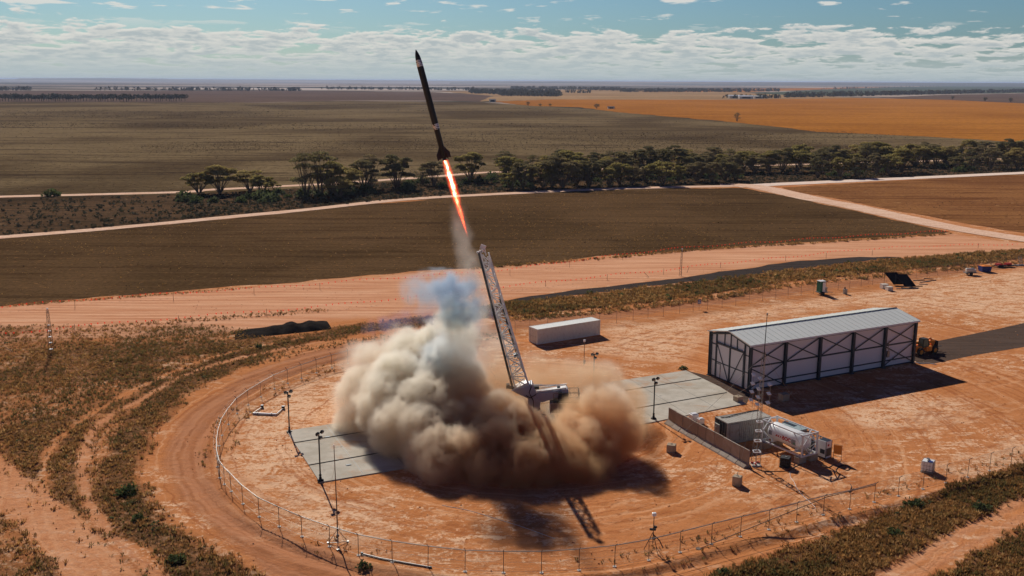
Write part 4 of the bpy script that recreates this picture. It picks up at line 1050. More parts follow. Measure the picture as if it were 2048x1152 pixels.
mb = MB(); mb.box((-.35, .1, .25), (.3, .12, .16)); mb.box((.3, .2, .25), (.35, .14, .14)); mb.box((-.05, -.2, .23), (.14, .3, .12)); mb.build('red_shackle', K_red, lm)
def wire(a, b_, r=.012, sag=.0):
    a, b_ = Vector(a), Vector(b_); L = [a.lerp(b_, k / 8) - Vector((0, 0, sag * 4 * (k / 8) * (1 - k / 8))) for k in range(9)]
    return MB().tube(L, r, 4)
gw = []
for (tz, q, lb) in ((10.0, at(1476, 799), 'block at the pad corner'), (10.4, at(1567, 796), 'block in hangar shade'), (10.4, at(1474, 966), 'block before the wall'), (12.3, at(1344, 900), 'block between smoke and wall'), (12.3, at(1590, 812), 'edge of the hangar shadow')):
    mb = wire((LM.x + .2, LM.y, tz), (q.x, q.y, .9 if '1590' not in lb else .0), .014, .15)
    tag(mb.build('guy_wire', K_gal), 'thin guy wire from the lattice mast down to the ' + lb, 'wire', 'guy wires of the lattice mast')
def lamp(px, py, h, label, yaw=.6, heads=3, z=0):
    q = at(px, py); L = empty('floodlight_pole', (q.x, q.y, z), yaw, label, 'floodlight', 'floodlight poles round the launch pad')
    mb = MB(); mb.tube([(0, 0, 0), (0, 0, h)], .075, 10); mb.build('pole', K_dark, L)
    mb = MB(); mb.tube([(0, 0, 0), (0, 0, .10), (0, 0, .12), (0, 0, .42)], [.34, .34, .16, .14], 12); mb.tube([(0, 0, .5), (0, 0, .7)], .13, 8); mb.build('base', K_black, L)
    for i in range(heads):
        a, dz = ((.35, 0), (-.30, -.05), (.10, -.55))[i]
        mb = MB(); mb.box((a, -.12, h + dz - .02), (.34, .22, .30), 0, (.5, .25 * (1 if a > 0 else -1))); mb.bar((0, 0, h + dz - .12), (a, -.05, h + dz - .08), .05)
        hd = mb.build('lamp_head', K_black, L)
        mb = MB(); mb.box((a, -.245, h + dz - .09), (.28, .02, .24), 0, (.5, 0)); mb.build('lens', K_gal, hd)
    return L
lamp(579, 865, 5.0, 'floodlight pole at the far left corner of the pad', .5)
lamp(641, 963, 5.2, 'floodlight pole at the near left corner of the pad', 1.0, 3, .1)
lamp(1307, 839, 5.1, 'floodlight pole on the pad edge between the smoke and the barrier wall', .5, 3, .1)
lamp(1187, 778, 4.8, 'floodlight pole half hidden behind the right side of the smoke', .2, 3, .1)
q = at(1168, 732); pl = empty('sensor_pole', (q.x, q.y, 0), 0, 'thin pole with a small white head behind the smoke, near the white container', 'pole')
mb = MB(); mb.tube([(0, 0, 0), (0, 0, 3.6)], .045, 6); mb.build('pole', K_post, pl)
mb = MB(); mb.box((0, 0, 3.75), (.3, .22, .3)); mb.build('sensor_head', K_wht2, pl); mb = MB(); mb.box((.05, 0, .6), (.3, .2, .5)); mb.build('junction_box', K_dark, pl)
# tall slender pole with a three-legged foot
q = at(676, 1090); tp = empty('tripod_mast', (q.x, q.y, 0), .3, 'very tall slender pole on a three-footed base near the fence', 'mast')
mb = MB(); mb.tube([(0, 0, .2), (0, 0, 4.0), (-.05, 0, 9.2)], [.06, .05, .03], 8); mb.build('pole', K_post, tp)
mb = MB(); mb.tube([(-.05, 0, 9.2), (-.05, 0, 9.35)], .05, 6); mb.build('tip', K_wht2, tp)
for k in range(3):
    a = k * 2.09 + .4; mb = MB(); mb.tube([(0, 0, 1.5), (math.cos(a) * .95, math.sin(a) * .95, .06)], .03, 5); mb.tube([(0, 0, .22), (math.cos(a) * .95, math.sin(a) * .95, .06)], .03, 5); mb.box((math.cos(a) * .98, math.sin(a) * .98, .05), (.22, .22, .08)); mb.build('leg', K_gal, tp)
mb = MB(); mb.box((.0, 0, 1.55), (.16, .16, .22)); mb.box((0, 0, .9), (.2, .15, .25)); mb.build('clamp', K_dark, tp)
tag(wire((q.x, q.y, 7.5), at(658, 985) + Vector((0, 0, .02)), .010).build('guy_wire', K_gal), 'hairline guy wire from the tall slender pole to the pad', 'wire')
q = at(1305, 1100); ct = empty('camera_tripod', (q.x, q.y, 0), .2, 'tripod with cameras and a white headed stalk by the bottom of the fence', 'tripod')
for k in range(3):
    a = k * 2.09 - 1.3; mb = MB(); mb.tube([(0, 0, 1.7), (math.cos(a) * .75, math.sin(a) * .75, .02)], .03, 5); mb.tube([(0, 0, .8), (math.cos(a) * .42, math.sin(a) * .42, .8)], .015, 4); mb.build('leg', K_black, ct)
mb = MB(); mb.tube([(0, 0, .6), (.04, 0, 3.2)], .035, 6); mb.build('stalk', K_dark, ct)
mb = MB(); mb.box((.04, 0, 3.35), (.34, .28, .3)); mb.build('white_head', K_wht2, ct, bevel=.03)
for (x, y, z, a) in ((.12, -.1, 2.2, .3), (-.15, .05, 1.95, -.5), (.2, .1, 1.9, 1.0), (.0, -.2, 1.2, .2)):
    mb = MB(); mb.box((x, y, z), (.26, .16, .18), a); mb.tube([(x, y, z), (x + .2 * math.cos(a), y + .2 * math.sin(a) - .1, z)], .05, 6); mb.build('camera', K_black, ct)
mb = MB(); mb.tube([(0, 0, 1.5), (.5, -.3, 1.0), (.75, -.6, .4)], .05, 5); mb.build('strut', K_black, ct)
def ladder_mast(px, py, h, label, w_=.35, rings=True, lean=0.0):
    q = at(px, py); L = empty('lattice_mast', (q.x, q.y, 0), 0, label, 'mast')
    mb = MB(); lattice(mb, (0, 0, 0), (lean, 0, h * .97), w_, w_ * .45, int(h * 1.6), .032, sides=3, ph=.2); mb.build('lattice', K_post, L)
    mb = MB(); mb.tube([(lean, 0, h * .9), (lean, 0, h)], .05, 6); mb.box((lean, 0, h), (.22, .2, .2)); mb.build('mast_head', K_wht2, L)
    if rings:
        for z in (.6, 1.6, 2.5, 3.4, 4.3): mb = MB(); mb.box((lean * z / h, 0, z), (.42 - .03 * z, .42 - .03 * z, .10)); mb.build('bracket', K_wht2, L)
    return L
ladder_mast(103, 706, 6.8, 'lattice mast with small white brackets alone in the scrub at the left edge', .42)
ladder_mast(1361, 552, 5.8, 'thin lattice mast beside the dark gravel strip beyond the container', .30, False, .15)
# ------------------------------------------------------------------ launcher
YG = 112.0
b0 = at(1083, 852)
ln = empty('rocket_launcher', (3.6, YG, 0), 0, 'white lattice launch boom leaning left on a grey turret, rising out of the smoke', 'launcher')
def LP(px, py, dy=0.0): q = ray(px, py, YG); return Vector((q.x - 3.6, dy, q.z))
# boom: dark guide beam in front, two pale chords behind, bracing between
bA, bB = LP(1025, 774), LP(957.5, 504)       # dark guide beam
cA, cB = LP(1057, 768), LP(976, 512)       # pale chord, near
dA, dB = LP(1055, 766), LP(977, 506)         # pale chord, far
mb = MB(); mb.bar(bA, bB, .22, .24, (0, 1, 0)); mb.bar(bA + Vector((-.12, 0, 0)), bB + Vector((-.12, 0, 0)), .05, .34, (0, 1, 0)); mb.build('guide_beam', K_dark, ln)
off = Vector((0, -.85, 0)); off2 = Vector((0, .85, 0))
mid_n = lambda a, b_, f: a.lerp(b_, f)
mb = MB(); mb.tube([cA + off, cB + off * .45], .085, 8); mb.tube([dA + off2, dB + off2 * .45], .085, 8)
mb.tube([bA.lerp(cA, .15) + off * .55, bB.lerp(cB, .2) + off * .35], .06, 8); mb.tube([bA.lerp(cA, .15) + off2 * .55, bB.lerp(cB, .2) + off2 * .35], .06, 8)
mb.build('boom_chord', K_rail, ln)
nb = 13; mb = MB(); mb2 = MB(); mb3 = MB()
for i in range(nb):
    f0, f1 = i / nb, (i + 1) / nb
    s0, s1 = 1 - .55 * f0, 1 - .55 * f1
    n0, n1, c0, c1, d0, d1 = bA.lerp(bB, f0), bA.lerp(bB, f1), cA.lerp(cB, f0) + off * s0, cA.lerp(cB, f1) + off * s1, dA.lerp(dB, f0) + off2 * s0, dA.lerp(dB, f1) + off2 * s1
    k0, k1 = bA.lerp(cA, .15).lerp(bB.lerp(cB, .2), f0), bA.lerp(cA, .15).lerp(bB.lerp(cB, .2), f1)
    mb.tube([n0, c0], .06, 6); mb.tube([n0, d0], .06, 6); mb.tube([c0, d0], .06, 6)
    if i % 2: mb2.tube([n0, c1], .07, 6); mb2.tube([n0, d1], .06, 6); mb2.tube([c0, d1], .055, 6)
    else: mb2.tube([c0, n1], .07, 6); mb2.tube([d0, n1], .06, 6); mb2.tube([d0, c1], .055, 6)
    m_ = c0.lerp(n0, .5); mb2.tube([m_, c1.lerp(n1, .5)], .03, 5)
    mb3.tube([k0 + off * .55 * s0, c1], .032, 5); mb3.tube([k1 + off * .55 * s1, c0], .032, 5)
mb.build('cross_member', K_rail, ln); mb2.build('diagonal_brace', K_rail, ln); mb3.build('inner_brace', K_rail, ln)
# service line and winch gear along the back chord
h0, h1 = LP(1045, 735), LP(996, 590)
mb = MB(); mb.tube([LP(1047, 742, -.3), LP(1034, 700, -.3), LP(1015, 645, -.3), LP(998, 592, -.3)], .09, 6); mb.tube([LP(1036, 715, -.55), LP(1012, 640, -.5)], .06, 6); mb.build('hydraulic_line', K_dark, ln)
mb = MB(); q = LP(1033, 710); mb.box(q, (.65, .8, .35), 0, (0, -.3)); mb.build('winch_box', K_dark, ln)
mb = MB(); q = LP(966, 497); mb.bar(LP(962, 513), LP(963, 492), .10); mb.bar(LP(972, 511), LP(969, 494), .10); mb.bar(LP(961, 492), LP(971, 496), .14, .5); mb.bar(LP(954, 506), LP(966, 502), .1, .3); mb.tube([LP(957, 505, -.3), LP(962, 494, -.1), LP(973, 508, -.3)], .05, 5); mb.build('boom_head', K_rail, ln)
# root of the boom
mb = MB()
mb.prism([LP(1023, 777, -.9), LP(1064, 764, -.9), LP(1072, 782, -.9), LP(1068, 800, -.9), LP(1054, 792, -.9)], (0, 1.8, 0)); mb.build('boom_root', K_turr, ln, bevel=.05)
mb = MB(); mb.prism([LP(1029, 773.5, -.8), LP(1054, 762, -.8), LP(1057, 766, -.8), LP(1030, 777, -.8)], (0, 1.6, 0)); mb.build('root_plate', K_rail, ln)
mb = MB(); mb.tube([LP(1013, 772, -.35), LP(1022, 774, -.2), LP(1030, 777, 0)], [.22, .2, .15], 8); mb.box(LP(1016, 771), (.4, .7, .35)); mb.build('launch_shoe', K_dark, ln)
mb = MB(); mb.tube([LP(1060, 758, -.5), LP(1062, 770, -.95), LP(1058, 780, -1.0), LP(1061, 786, -1.05), LP(1066, 795, -1.1), LP(1067, 815, -1.1)], .055, 6); mb.tube([LP(1052, 786, -.95), LP(1060, 790, -1.15), LP(1072, 783, -1.1)], .05, 6); mb.build('hydraulic_hose', K_black, ln)
# turret column and foot
mb = MB(); mb.prism([LP(1055, 788, -.85), LP(1068, 783, -.85), LP(1081, 800, -.85), LP(1079, 812, -.85), LP(1071, 817, -.85), LP(1056, 818, -.85)], (0, 1.7, 0)); mb.build('turret', K_turr, ln, bevel=.06)
pc = LP(1068, 817); mb = MB(); mb.tube([(pc.x, 0, pc.z + .1), (pc.x, 0, pc.z - .15), (pc.x, 0, pc.z - .2), (pc.x, 0, .5), (pc.x, 0, .1)], [.75, .75, .5, .55, .9], 20); mb.box((pc.x, 0, .14), (2.2, 2.2, .14)); mb.build('pedestal', K_dark, ln)
mb = MB(); mb.tube([(pc.x + .5, -.3, pc.z - .4), (pc.x + .9, -.3, pc.z - .7), (pc.x + 1.3, -.4, pc.z - .65), (pc.x + 1.0, -.5, pc.z - .55), (pc.x + .6, -.3, pc.z - .6)], .04, 5); mb.build('hose_loop', K_black, ln)
# counter arm to the right
mb = MB(); mb.prism([LP(1066, 784, -.75), LP(1134, 774, -.75), LP(1137, 779, -.75), LP(1134, 787, -.75), LP(1110, 793, -.75), LP(1084, 801, -.75), LP(1070, 800, -.75)], (0, 1.5, 0)); mb.build('counter_arm', K_turr, ln, bevel=.05)
top = [LP(1064, 783, -.8), LP(1134, 772, -.8)]
mb = MB(); mb.bar(LP(1064, 781, -.72), LP(1134, 771.5, -.72), .14, .10); mb.bar(LP(1064, 781, .72), LP(1134, 771.5, .72), .14, .10); mb.prism([LP(1066, 783, -.6), LP(1132, 773, -.6), LP(1132, 774, -.6), LP(1066, 784, -.6)], (0, 1.2, 0)); mb.build('arm_deck', K_rail, ln)
mb = MB(); mb.tube([LP(1066, 771, .1), LP(1085, 771, .1)], .11, 8); mb.tube([LP(1085, 771, .1), LP(1130, 770, .1)], .07, 8); mb.build('ram', K_rail, ln)
mb = MB(); mb.box(LP(1073, 773, -.3), (.6, .5, .35)); mb.box(LP(1117, 773, -.3), (.35, .3, .3)); mb.build('valve_block', K_dark, ln)
# platform with rails
mb = MB(); f = [LP(1106, 797, -1.5), LP(1157, 796, -1.5)]
mb.prism([f[0], f[1], f[1] + Vector((0, 2.0, 0)), f[0] + Vector((0, 2.0, 0))], (0, 0, -.12)); plat = mb.build('platform', K_dark, ln)
mb = MB(); P4 = [f[0], f[1], f[1] + Vector((0, 2.0, 0)), f[0] + Vector((0, 2.0, 0))]
for k in range(4):
    a, c = P4[k], P4[(k + 1) % 4]
    if k == 3: continue
    for j in range(4): p_ = a.lerp(c, j / 3); mb.tube([p_, p_ + Vector((0, 0, 1.1))], .03, 5)
    for z in (.55, 1.1): mb.tube([a + Vector((0, 0, z)), c + Vector((0, 0, z))], .03, 5)
mb.build('handrail', K_post, plat)
mb = MB(); mb.box(LP(1128, 789, -.9), (1.0, .7, .9)); mb.box(LP(1119, 787, -1.1), (.4, .4, 1.1)); mb.build('control_box', K_dark, ln)
K_cabin = paint('cabin_grey', (.34, .33, .30), .5, .1, .1, .4, 1.2)
mb = MB(); a, c = LP(1099, 820, -1.1), LP(1131, 800, -1.1); mb.box(((a.x + c.x) / 2, -.5, (a.z + c.z) / 2), (c.x - a.x, 1.5, c.z - a.z)); cbn = mb.build('counter_cabin', K_cabin, ln, bevel=.04)
mb = MB()
for x in (a.x + .05, (a.x + c.x) / 2, c.x - .05): mb.box((x, -1.26, (a.z + c.z) / 2), (.06, .03, c.z - a.z))
for z in (a.z + .05, c.z - .05): mb.box(((a.x + c.x) / 2, -1.26, z), (c.x - a.x, .034, .06))
mb.build('cabin_frame', K_rail, cbn)

# ------------------------------------------------------------------ rocket
YR = 111.0
T0, T1 = ray(888.5, 316, YR), ray(831.5, 99, YR)
ax = (T1 - T0); RLn = ax.length
rk = empty('rocket', T0, 0, 'slim dark rocket with two silver bands and swept fins climbing on a bright flame', 'rocket')
rk.rotation_mode = 'QUATERNION'; rk.rotation_quaternion = ax.to_track_quat('Z', 'Y')
def tubez(prof, m, name, par=rk, n=32):
    mb = MB(); mb.tube([(0, 0, z * RLn) for z, _ in prof], [r for _, r in prof], n); return mb.build(name, m, par)
tubez([(.00, .28), (.012, .315), (.262, .315), (.270, .335)], K_carb, 'booster_stage')
tubez([(.268, .338), (.272, .342), (.318, .342), (.322, .338)], K_foil, 'interstage_band')
tubez([(.320, .352), (.326, .362), (.840, .362), (.846, .35)], K_carb, 'upper_stage')
tubez([(.844, .345), (.850, .352), (.880, .345), (.908, .315)], K_foil, 'payload_band')
tubez([(.907, .318), (.92, .30), (.94, .262), (.96, .205), (.98, .125), (.993, .055), (1.0, .008)], K_carb, 'nose_cone')
tubez([(-.022, .26), (-.015, .22), (.004, .17)], K_dark, 'nozzle')
for k in range(4):
    a = k * math.pi / 2 + .62; u = Vector((math.cos(a), math.sin(a), 0)); v = Vector((-math.sin(a), math.cos(a), 0)) * .03
    pts = [(.28, .115 * RLn), (.58, .074 * RLn), (.88, .044 * RLn), (.88, -.012 * RLn), (.28, .010 * RLn)]
    mb = MB(); mb.prism([u * r + Vector((0, 0, z)) - v for r, z in pts], v * 2); mb.build('fin', K_fin, rk)
mb = MB(); mb.box((.33, .1, .838 * RLn), (.16, .1, .22)); mb.box((-.32, -.1, .30 * RLn), (.12, .1, .3)); mb.build('cable_duct', K_dark, rk)

# flame: a glowing gas jet below the nozzle, filled volume with its own density grid
Fd = (ray(936, 476, YR) - ray(890, 320, YR)); FL_ = Fd.length; Fq_ = Fd.to_track_quat('Z', 'Y')
vx = .055
nx_f = int(2.0 / vx); nz_f = int((FL_ + .6) / .09)
X = np.linspace(-1, 1, nx_f, dtype=np.float32)[:, None, None]; Y = np.linspace(-1, 1, nx_f, dtype=np.float32)[None, :, None]; Zf = np.linspace(-.3, FL_ + .3, nz_f, dtype=np.float32)[None, None, :]
X, Y, Zf = np.broadcast_arrays(X, Y, Zf)
s_ = np.clip(Zf / FL_, 0, 1)
rad = (.21 + .10 * sstep(0, .22, s_)) * (1 - .62 * sstep(.35, 1.0, s_)) * (1 + .35 * (fbm(Zf * 1.1 + 3, X * 0 + 1, 0 * X, 2) - .5))
wob = (fbm(Zf * .8, X * 0, X * 0 + 4.0, 3) - .5) * .35 * s_
rr = np.hypot(X - wob, Y)
nn = fbm(X * 4.0, Y * 4.0, Zf * 1.6, 4)
fd = (sstep(1.0, .20, rr / rad + (nn - .5) * .9) + .035 * sstep(2.3, .8, rr / rad)) * sstep(-.05, .15, Zf) * sstep(1.02, .8, s_ + (nn - .5) * .2)
def flame_col(t): return (.9, .5, .3)
def flame_emit(t, pv, d):
    z = t.sep(t.obj())[2]; s = t.mr(z, 0, FL_, 0, 1, False)
    n = t.noise(t.mapping(t.obj(), scale=(2.6, 2.6, .9)), 1.3, 4, .7)
    hot = t.math('MULTIPLY', d, t.mr(n, .40, .62, .30, 1.7))
    core = t.mr(s, .0, .75, 1.0, .12)
    col = t.mix(t.mr(t.math('MULTIPLY', hot, core), .12, .85), (1.0, .085, .028), (1.0, .50, .30))
    t._set(pv.inputs['Emission Color'], col)
    t._set(pv.inputs['Emission Strength'], t.math('MULTIPLY', t.math('MULTIPLY', hot, t.mr(s, 0, 1, 38, 5.5, False)), 1.0))
fl = volume_obj('rocket_flame', fd, (-1, -1, -.3), (1, 1, FL_ + .3), flame_col, .35, 0.0, .02, .06, flame_emit)
fl.location = ray(890, 320, YR); fl.rotation_mode = 'QUATERNION'; fl.rotation_quaternion = Fq_
tag(fl, 'bright orange and white flame jet streaming from the tail of the rocket', 'flame')
del fd, nn, rr, rad

# thin smoke trail between flame and pad, and the blue puff
def trail_field(lo, hi, vox, a, b_, ra, rb, dmax, seed):
    nx, ny, nz = (int((hi[i] - lo[i]) / vox) + 1 for i in range(3))
    X = np.linspace(lo[0], hi[0], nx, dtype=np.float32)[:, None, None]; Y = np.linspace(lo[1], hi[1], ny, dtype=np.float32)[None, :, None]; Zg = np.linspace(lo[2], hi[2], nz, dtype=np.float32)[None, None, :]
    X, Y, Zg = np.broadcast_arrays(X, Y, Zg); a, b_ = np.array(a), np.array(b_); e = b_ - a
    t_ = np.clip(((X - a[0]) * e[0] + (Y - a[1]) * e[1] + (Zg - a[2]) * e[2]) / (e @ e), 0, 1)
    d = np.sqrt((X - a[0] - t_ * e[0]) ** 2 + (Y - a[1] - t_ * e[1]) ** 2 + (Zg - a[2] - t_ * e[2]) ** 2)
    n = fbm(X * .9, Y * .9, Zg * .6 + seed, 4)
    r = ra + (rb - ra) * t_
    return sstep(1.05, .1, d / r + (n - .5) * 1.5) * dmax * sstep(0, .25, t_) * sstep(1.0, .85, t_)
ta, tb_ = ray(912, 395, YR), ray(962, 650, YR + 1)
lo_, hi_ = (ta.x - 2.6, YR - 2.8, tb_.z - 1), (tb_.x + 2.8, YR + 3.4, ta.z + 1)
tr_ = trail_field(lo_, hi_, .16, tuple(ta), tuple(tb_), 1.1, 2.3, .26, 2.0)
tr_o = volume_obj('smoke_trail', tr_, lo_, hi_, lambda t: (.78, .74, .68), 1.0, .2, .02, .25)
tag(tr_o, 'faint vertical wisp of thin grey smoke below the flame of the rocket', 'smoke')
bl = [(P_(px, py, Y), r, d) for (px, py, Y, r, d) in [(848,575,107.5,1.6,.40),(868,562,107.5,1.6,.55),(890,572,107.5,1.9,.9),(918,580,107,1.8,.9),(895,600,107.5,1.9,1.0),(922,608,107.5,1.7,.9),(925,632,107.5,1.6,.8),(902,636,107.5,1.6,.9),(835,590,108,1.8,.22),(858,590,107.5,1.8,.4),(942,612,107.5,1.7,.35),(850,615,108,1.6,.18),(930,560,108,1.5,.25)]]
lo_, hi_ = (-14.0, 102.5, 9.0), (-1.0, 112.5, 20.0)
bd = puff_field(lo_, hi_, .16, bl, 1.0, .85, 11.0)
zz = np.linspace(lo_[2], hi_[2], bd.shape[2])[None, None, :]
bs = volume_obj('blue_smoke', bd * 1.1, lo_, hi_, lambda t: t.mix(t.mr(t.sep(t.pos())[2], 11, 15.5), (.70, .78, .72), (.64, .80, .92)), 1.0, .1, .02, .3)
tag(bs, 'puff of pale blue smoke rising above the left side of the brown cloud', 'smoke')
wl = [(P_(px, py, Y), r, d) for (px, py, Y, r, d) in [(745,652,125,1.2,.10),(775,648,125,1.4,.13),(810,640,124,1.4,.13),(840,634,124,1.3,.11),(870,636,122,1.6,.14),(725,655,125,.9,.06),(980,622,121,1.6,.10),(940,640,120,1.8,.16)]]
lo_, hi_ = (-20.0, 117.0, 2.0), (1.0, 129.0, 12.5)
wd_ = puff_field(lo_, hi_, .2, wl, .75, .9, 15.0)
ws = volume_obj('violet_haze', wd_, lo_, hi_, lambda t: (.42, .48, .88), 1.0, .1, .012, .35)
tag(ws, 'faint violet blue wisp of smoke drifting low behind the cloud over the scrub strip', 'smoke')

# ------------------------------------------------------------------ fences
m, t, b = mat('chain_link'); su = t.attr('su').outputs['Fac']; sv = t.sep(t.pos())[2]
f1 = t.math('FRACT', t.math('MULTIPLY', t.math('ADD', su, sv), 12.0)); f2 = t.math('FRACT', t.math('MULTIPLY', t.math('SUBTRACT', su, sv), 12.0))
wv = t.math('MAXIMUM', t.math('LESS_THAN', f1, .06), t.math('LESS_THAN', f2, .06))
tr = t.node('ShaderNodeBsdfTransparent'); ms = t.node('ShaderNodeMixShader'); t._set(ms.inputs[0], wv); t.l.new(tr.outputs[0], ms.inputs[1]); t.l.new(b.outputs[0], ms.inputs[2]); t.l.new(ms.outputs[0], t.n['Material Output'].inputs['Surface'])
b.inputs['Base Color'].default_value = (.26, .24, .22, 1); b.inputs['Metallic'].default_value = .4; K_mesh = m
def fence(name, px_pts, label, PH, arm=.32, rail=None, foot=True, r=.032, outward=1):
    P = [at(*q) for q in px_pts]; root = empty(name, P[0], 0, label, 'fence')
    mbp = MB(); mbp.tube([(0, 0, -.1), (0, 0, PH), (arm, 0, PH + arm * .95)], r, 6); mbp.cur = 1
    if foot: mbp.tube([(0, 0, -.02), (0, 0, .05)], .17, 10)
    pr = None
    for i, q in enumerate(P):
        d = P[min(i + 1, len(P) - 1)] - P[max(i - 1, 0)]
        if pr is None: o = pr = mbp.build('post', [K_post, K_foot], root)
        else: o = pr.copy(); C.objects.link(o); o.parent = root
        jr = random.Random(i)
        o.location = q - P[0]; o.location.z = max(-.05, ground_z(q.x, q.y)) ; o.rotation_euler = (jr.uniform(-.02, .02), jr.uniform(-.02, .02), math.atan2(d.y, d.x) - outward * math.pi / 2 + jr.uniform(-.08, .08))
    V = []; Fm = []; su_ = []; s = 0
    for i, q in enumerate(P):
        if i: s += (q - P[i - 1]).length
        V += [(q.x - P[0].x, q.y - P[0].y, .05), (q.x - P[0].x, q.y - P[0].y, PH)]; su_ += [s, s]
        if i: Fm.append((2 * i - 2, 2 * i, 2 * i + 1, 2 * i - 1))
    o = npmesh('wire_mesh', np.array(V), np.array(Fm), K_mesh, dict(su=np.array(su_))); o.parent = root
    mb = MB()
    for z in (PH * .5, .12): mb.tube([Vector((q.x - P[0].x, q.y - P[0].y, z)) for q in P], .009, 4)
    for k_ in (.4, .9):
        L = []
        for i, q in enumerate(P):
            d = (P[min(i + 1, len(P) - 1)] - P[max(i - 1, 0)]); a = math.atan2(d.y, d.x) - outward * math.pi / 2
            L.append(Vector((q.x - P[0].x + math.cos(a) * arm * k_, q.y - P[0].y + math.sin(a) * arm * k_, PH + arm * k_ * .95)))
        mb.tube(L, .006, 4)
    mb.build('strand', K_gal, root)
    if rail:
        mb = MB(); mb.tube([Vector((q.x - P[0].x, q.y - P[0].y, PH)) for q in P[rail[0]:rail[1]]], .035, 6); mb.build('top_rail', K_gal, root)
    return root, P
fr, FP = fence('chain_link_fence', FENCE_PX, 'chain link fence curving round the near side of the launch pad with cranked posts', 1.95, rail=(6, 46))
mb = MB(); a_ = FP[45] - FP[0]; e_ = at(1397, 1098) - FP[0]; mb.tube([a_ + Vector((0, 0, 1.8)), a_.lerp(e_, .3) + Vector((0, 0, 1.85)), e_ + Vector((0, 0, 0.0))], .035, 6); mb.tube([e_ + Vector((0, 0, -.02)), e_ + Vector((0, 0, .06))], .25, 10); mb.build('corner_brace', K_post, fr)
fence('back_fence', BACK_PX, 'thin post and wire fence along the bank behind the container and the hangar', 1.9, arm=.28, foot=False, r=.028, outward=-1)
q = at(1398, 619); sg = empty('sign', (q.x, q.y - .12, 0), .45, 'small blue sign hung on the back fence between the container and the hangar', 'sign')
mb = MB(); mb.box((0, 0, 1.45), (.75, .03, .75)); mb.build('board', K_blue, sg)
mb = MB(); mb.box((0, -.02, 1.62), (.5, .012, .09)); mb.box((0, -.02, 1.35), (.55, .012, .12)); mb.box((0, -.02, 1.15), (.45, .012, .05)); mb.build('white_marks', K_wht2, sg)
mb = MB(); mb.tube([(0, .04, 0), (0, .04, 1.85)], .03, 5); mb.build('post', K_post, sg)

def bunting(px_pts, picks, label, rnd):
    L = smooth_line([at(*q) for q in px_pts], 10); root = empty('bunting_line', L[0], 0, label, 'bunting', 'safety bunting lines along the graded strip')
    acc = 0; pts = [L[0]]
    for i in range(1, len(L)):
        seg = L[i] - L[i - 1]; n = int(seg.length / .5) + 1
        for k in range(1, n + 1): pts.append(L[i - 1] + seg * k / n)
    z = lambda p: .85 + .18 * math.sin(p.x * .35)
    mb = MB(); mb.tube([Vector((p.x, p.y, z(p))) - Vector((L[0].x, L[0].y, 0)) for p in pts[::3]], .008, 4); mb.build('cord', K_org, root)
    flags = []; s = 0; last = pts[0]
    for p in pts:
        s += (p - last).length; last = p
        if s > 1.0 + rnd.uniform(-.2, .2): flags.append(p); s = 0
    cam_xy = Vector((0, 0, 0)); flags.sort(key=lambda p: p.length)
    def flag_mb(mb, p):
        a = rnd.uniform(-.5, .5); dx, dy = math.cos(a) * .11, math.sin(a) * .11; q = Vector((p.x - L[0].x, p.y - L[0].y, z(p)))
        mb.prism([q + Vector((-dx, -dy, 0)), q + Vector((dx, dy, 0)), q + Vector((dx * .4, dy * .4 + .05, -.28)), q + Vector((-dx * .4, -dy * .4 + .05, -.28))], (0, .012, 0))
    for p in flags[:90]: mb = MB(); flag_mb(mb, p); mb.build('pennant', K_org, root)
    if len(flags) > 90:
        mb = MB(); [flag_mb(mb, p) for p in flags[90:]]; o = mb.build('pennants', K_org, root); o['kind'] = 'stuff'
    pr = None
    for (px, py, lean) in picks:
        p = at(px, py) - L[0]
        if pr is None: mb = MB(); mb.box((0, 0, .65), (.06, .06, 1.35)); mb.box((0, .02, .65), (.02, .10, 1.3)); o = pr = mb.build('picket', K_wood, root)
        else: o = pr.copy(); C.objects.link(o); o.parent = root
        o.location = (p.x, p.y, -.02); o.rotation_euler = (lean * .3, lean, lean)
bunting([(-20,626),(0,623),(150,608),(347,594),(478,586),(640,574),(820,560),(1000,547),(1130,530),(1349,503),(1554,488),(1700,478),(1894,467)], [(150,616,.05),(347,601,0),(508,588,.05),(640,579,0),(1020,551,0),(1139,535,0),(1245,520,.05),(1350,508,0),(1555,492,0),(1662,483,0),(1790,475,.05)], 'farther string of orange safety bunting along the edge of the dark stubble field', random.Random(4))
bunting([(-20,679),(0,676),(80,669),(150,661),(240,654),(358.6,643),(478,634),(640,621),(816,602),(1040,577),(1215,558),(1327,547),(1441,533),(1560,522),(1720,505),(1880,497),(2040,494)], [(150,664,0),(358,646,0),(533,632,.05),(816,604,0),(1091,573,0),(1214.5,561,0),(1327,549,.03),(1441,536,0),(1571,522,0),(1652,517,0),(1744,511,.05),(1956,497,0)], 'nearer string of orange safety bunting beside the scrub and the gravel strip', random.Random(9))
for (px, py, ln_, lb) in ((27, 704, 1.0, 'grey stake leaning in the sand at the left edge'), (153, 682, -.8, 'dark stake leaning to the right beside the left lattice mast'), (1298, 554, .8, 'fallen stake leaning near the gravel strip'), (1374, 545, -.3, 'leaning stake beside the thin mast at the gravel strip')):
    q = at(px, py); mb = MB(); mb.box((0, 0, .65), (.07, .07, 1.5)); o = mb.build('stake', K_wood); o.location = (q.x, q.y, -.05); o.rotation_euler = (0, -ln_, 0); tag(o, lb, 'stake', 'leaning stakes')

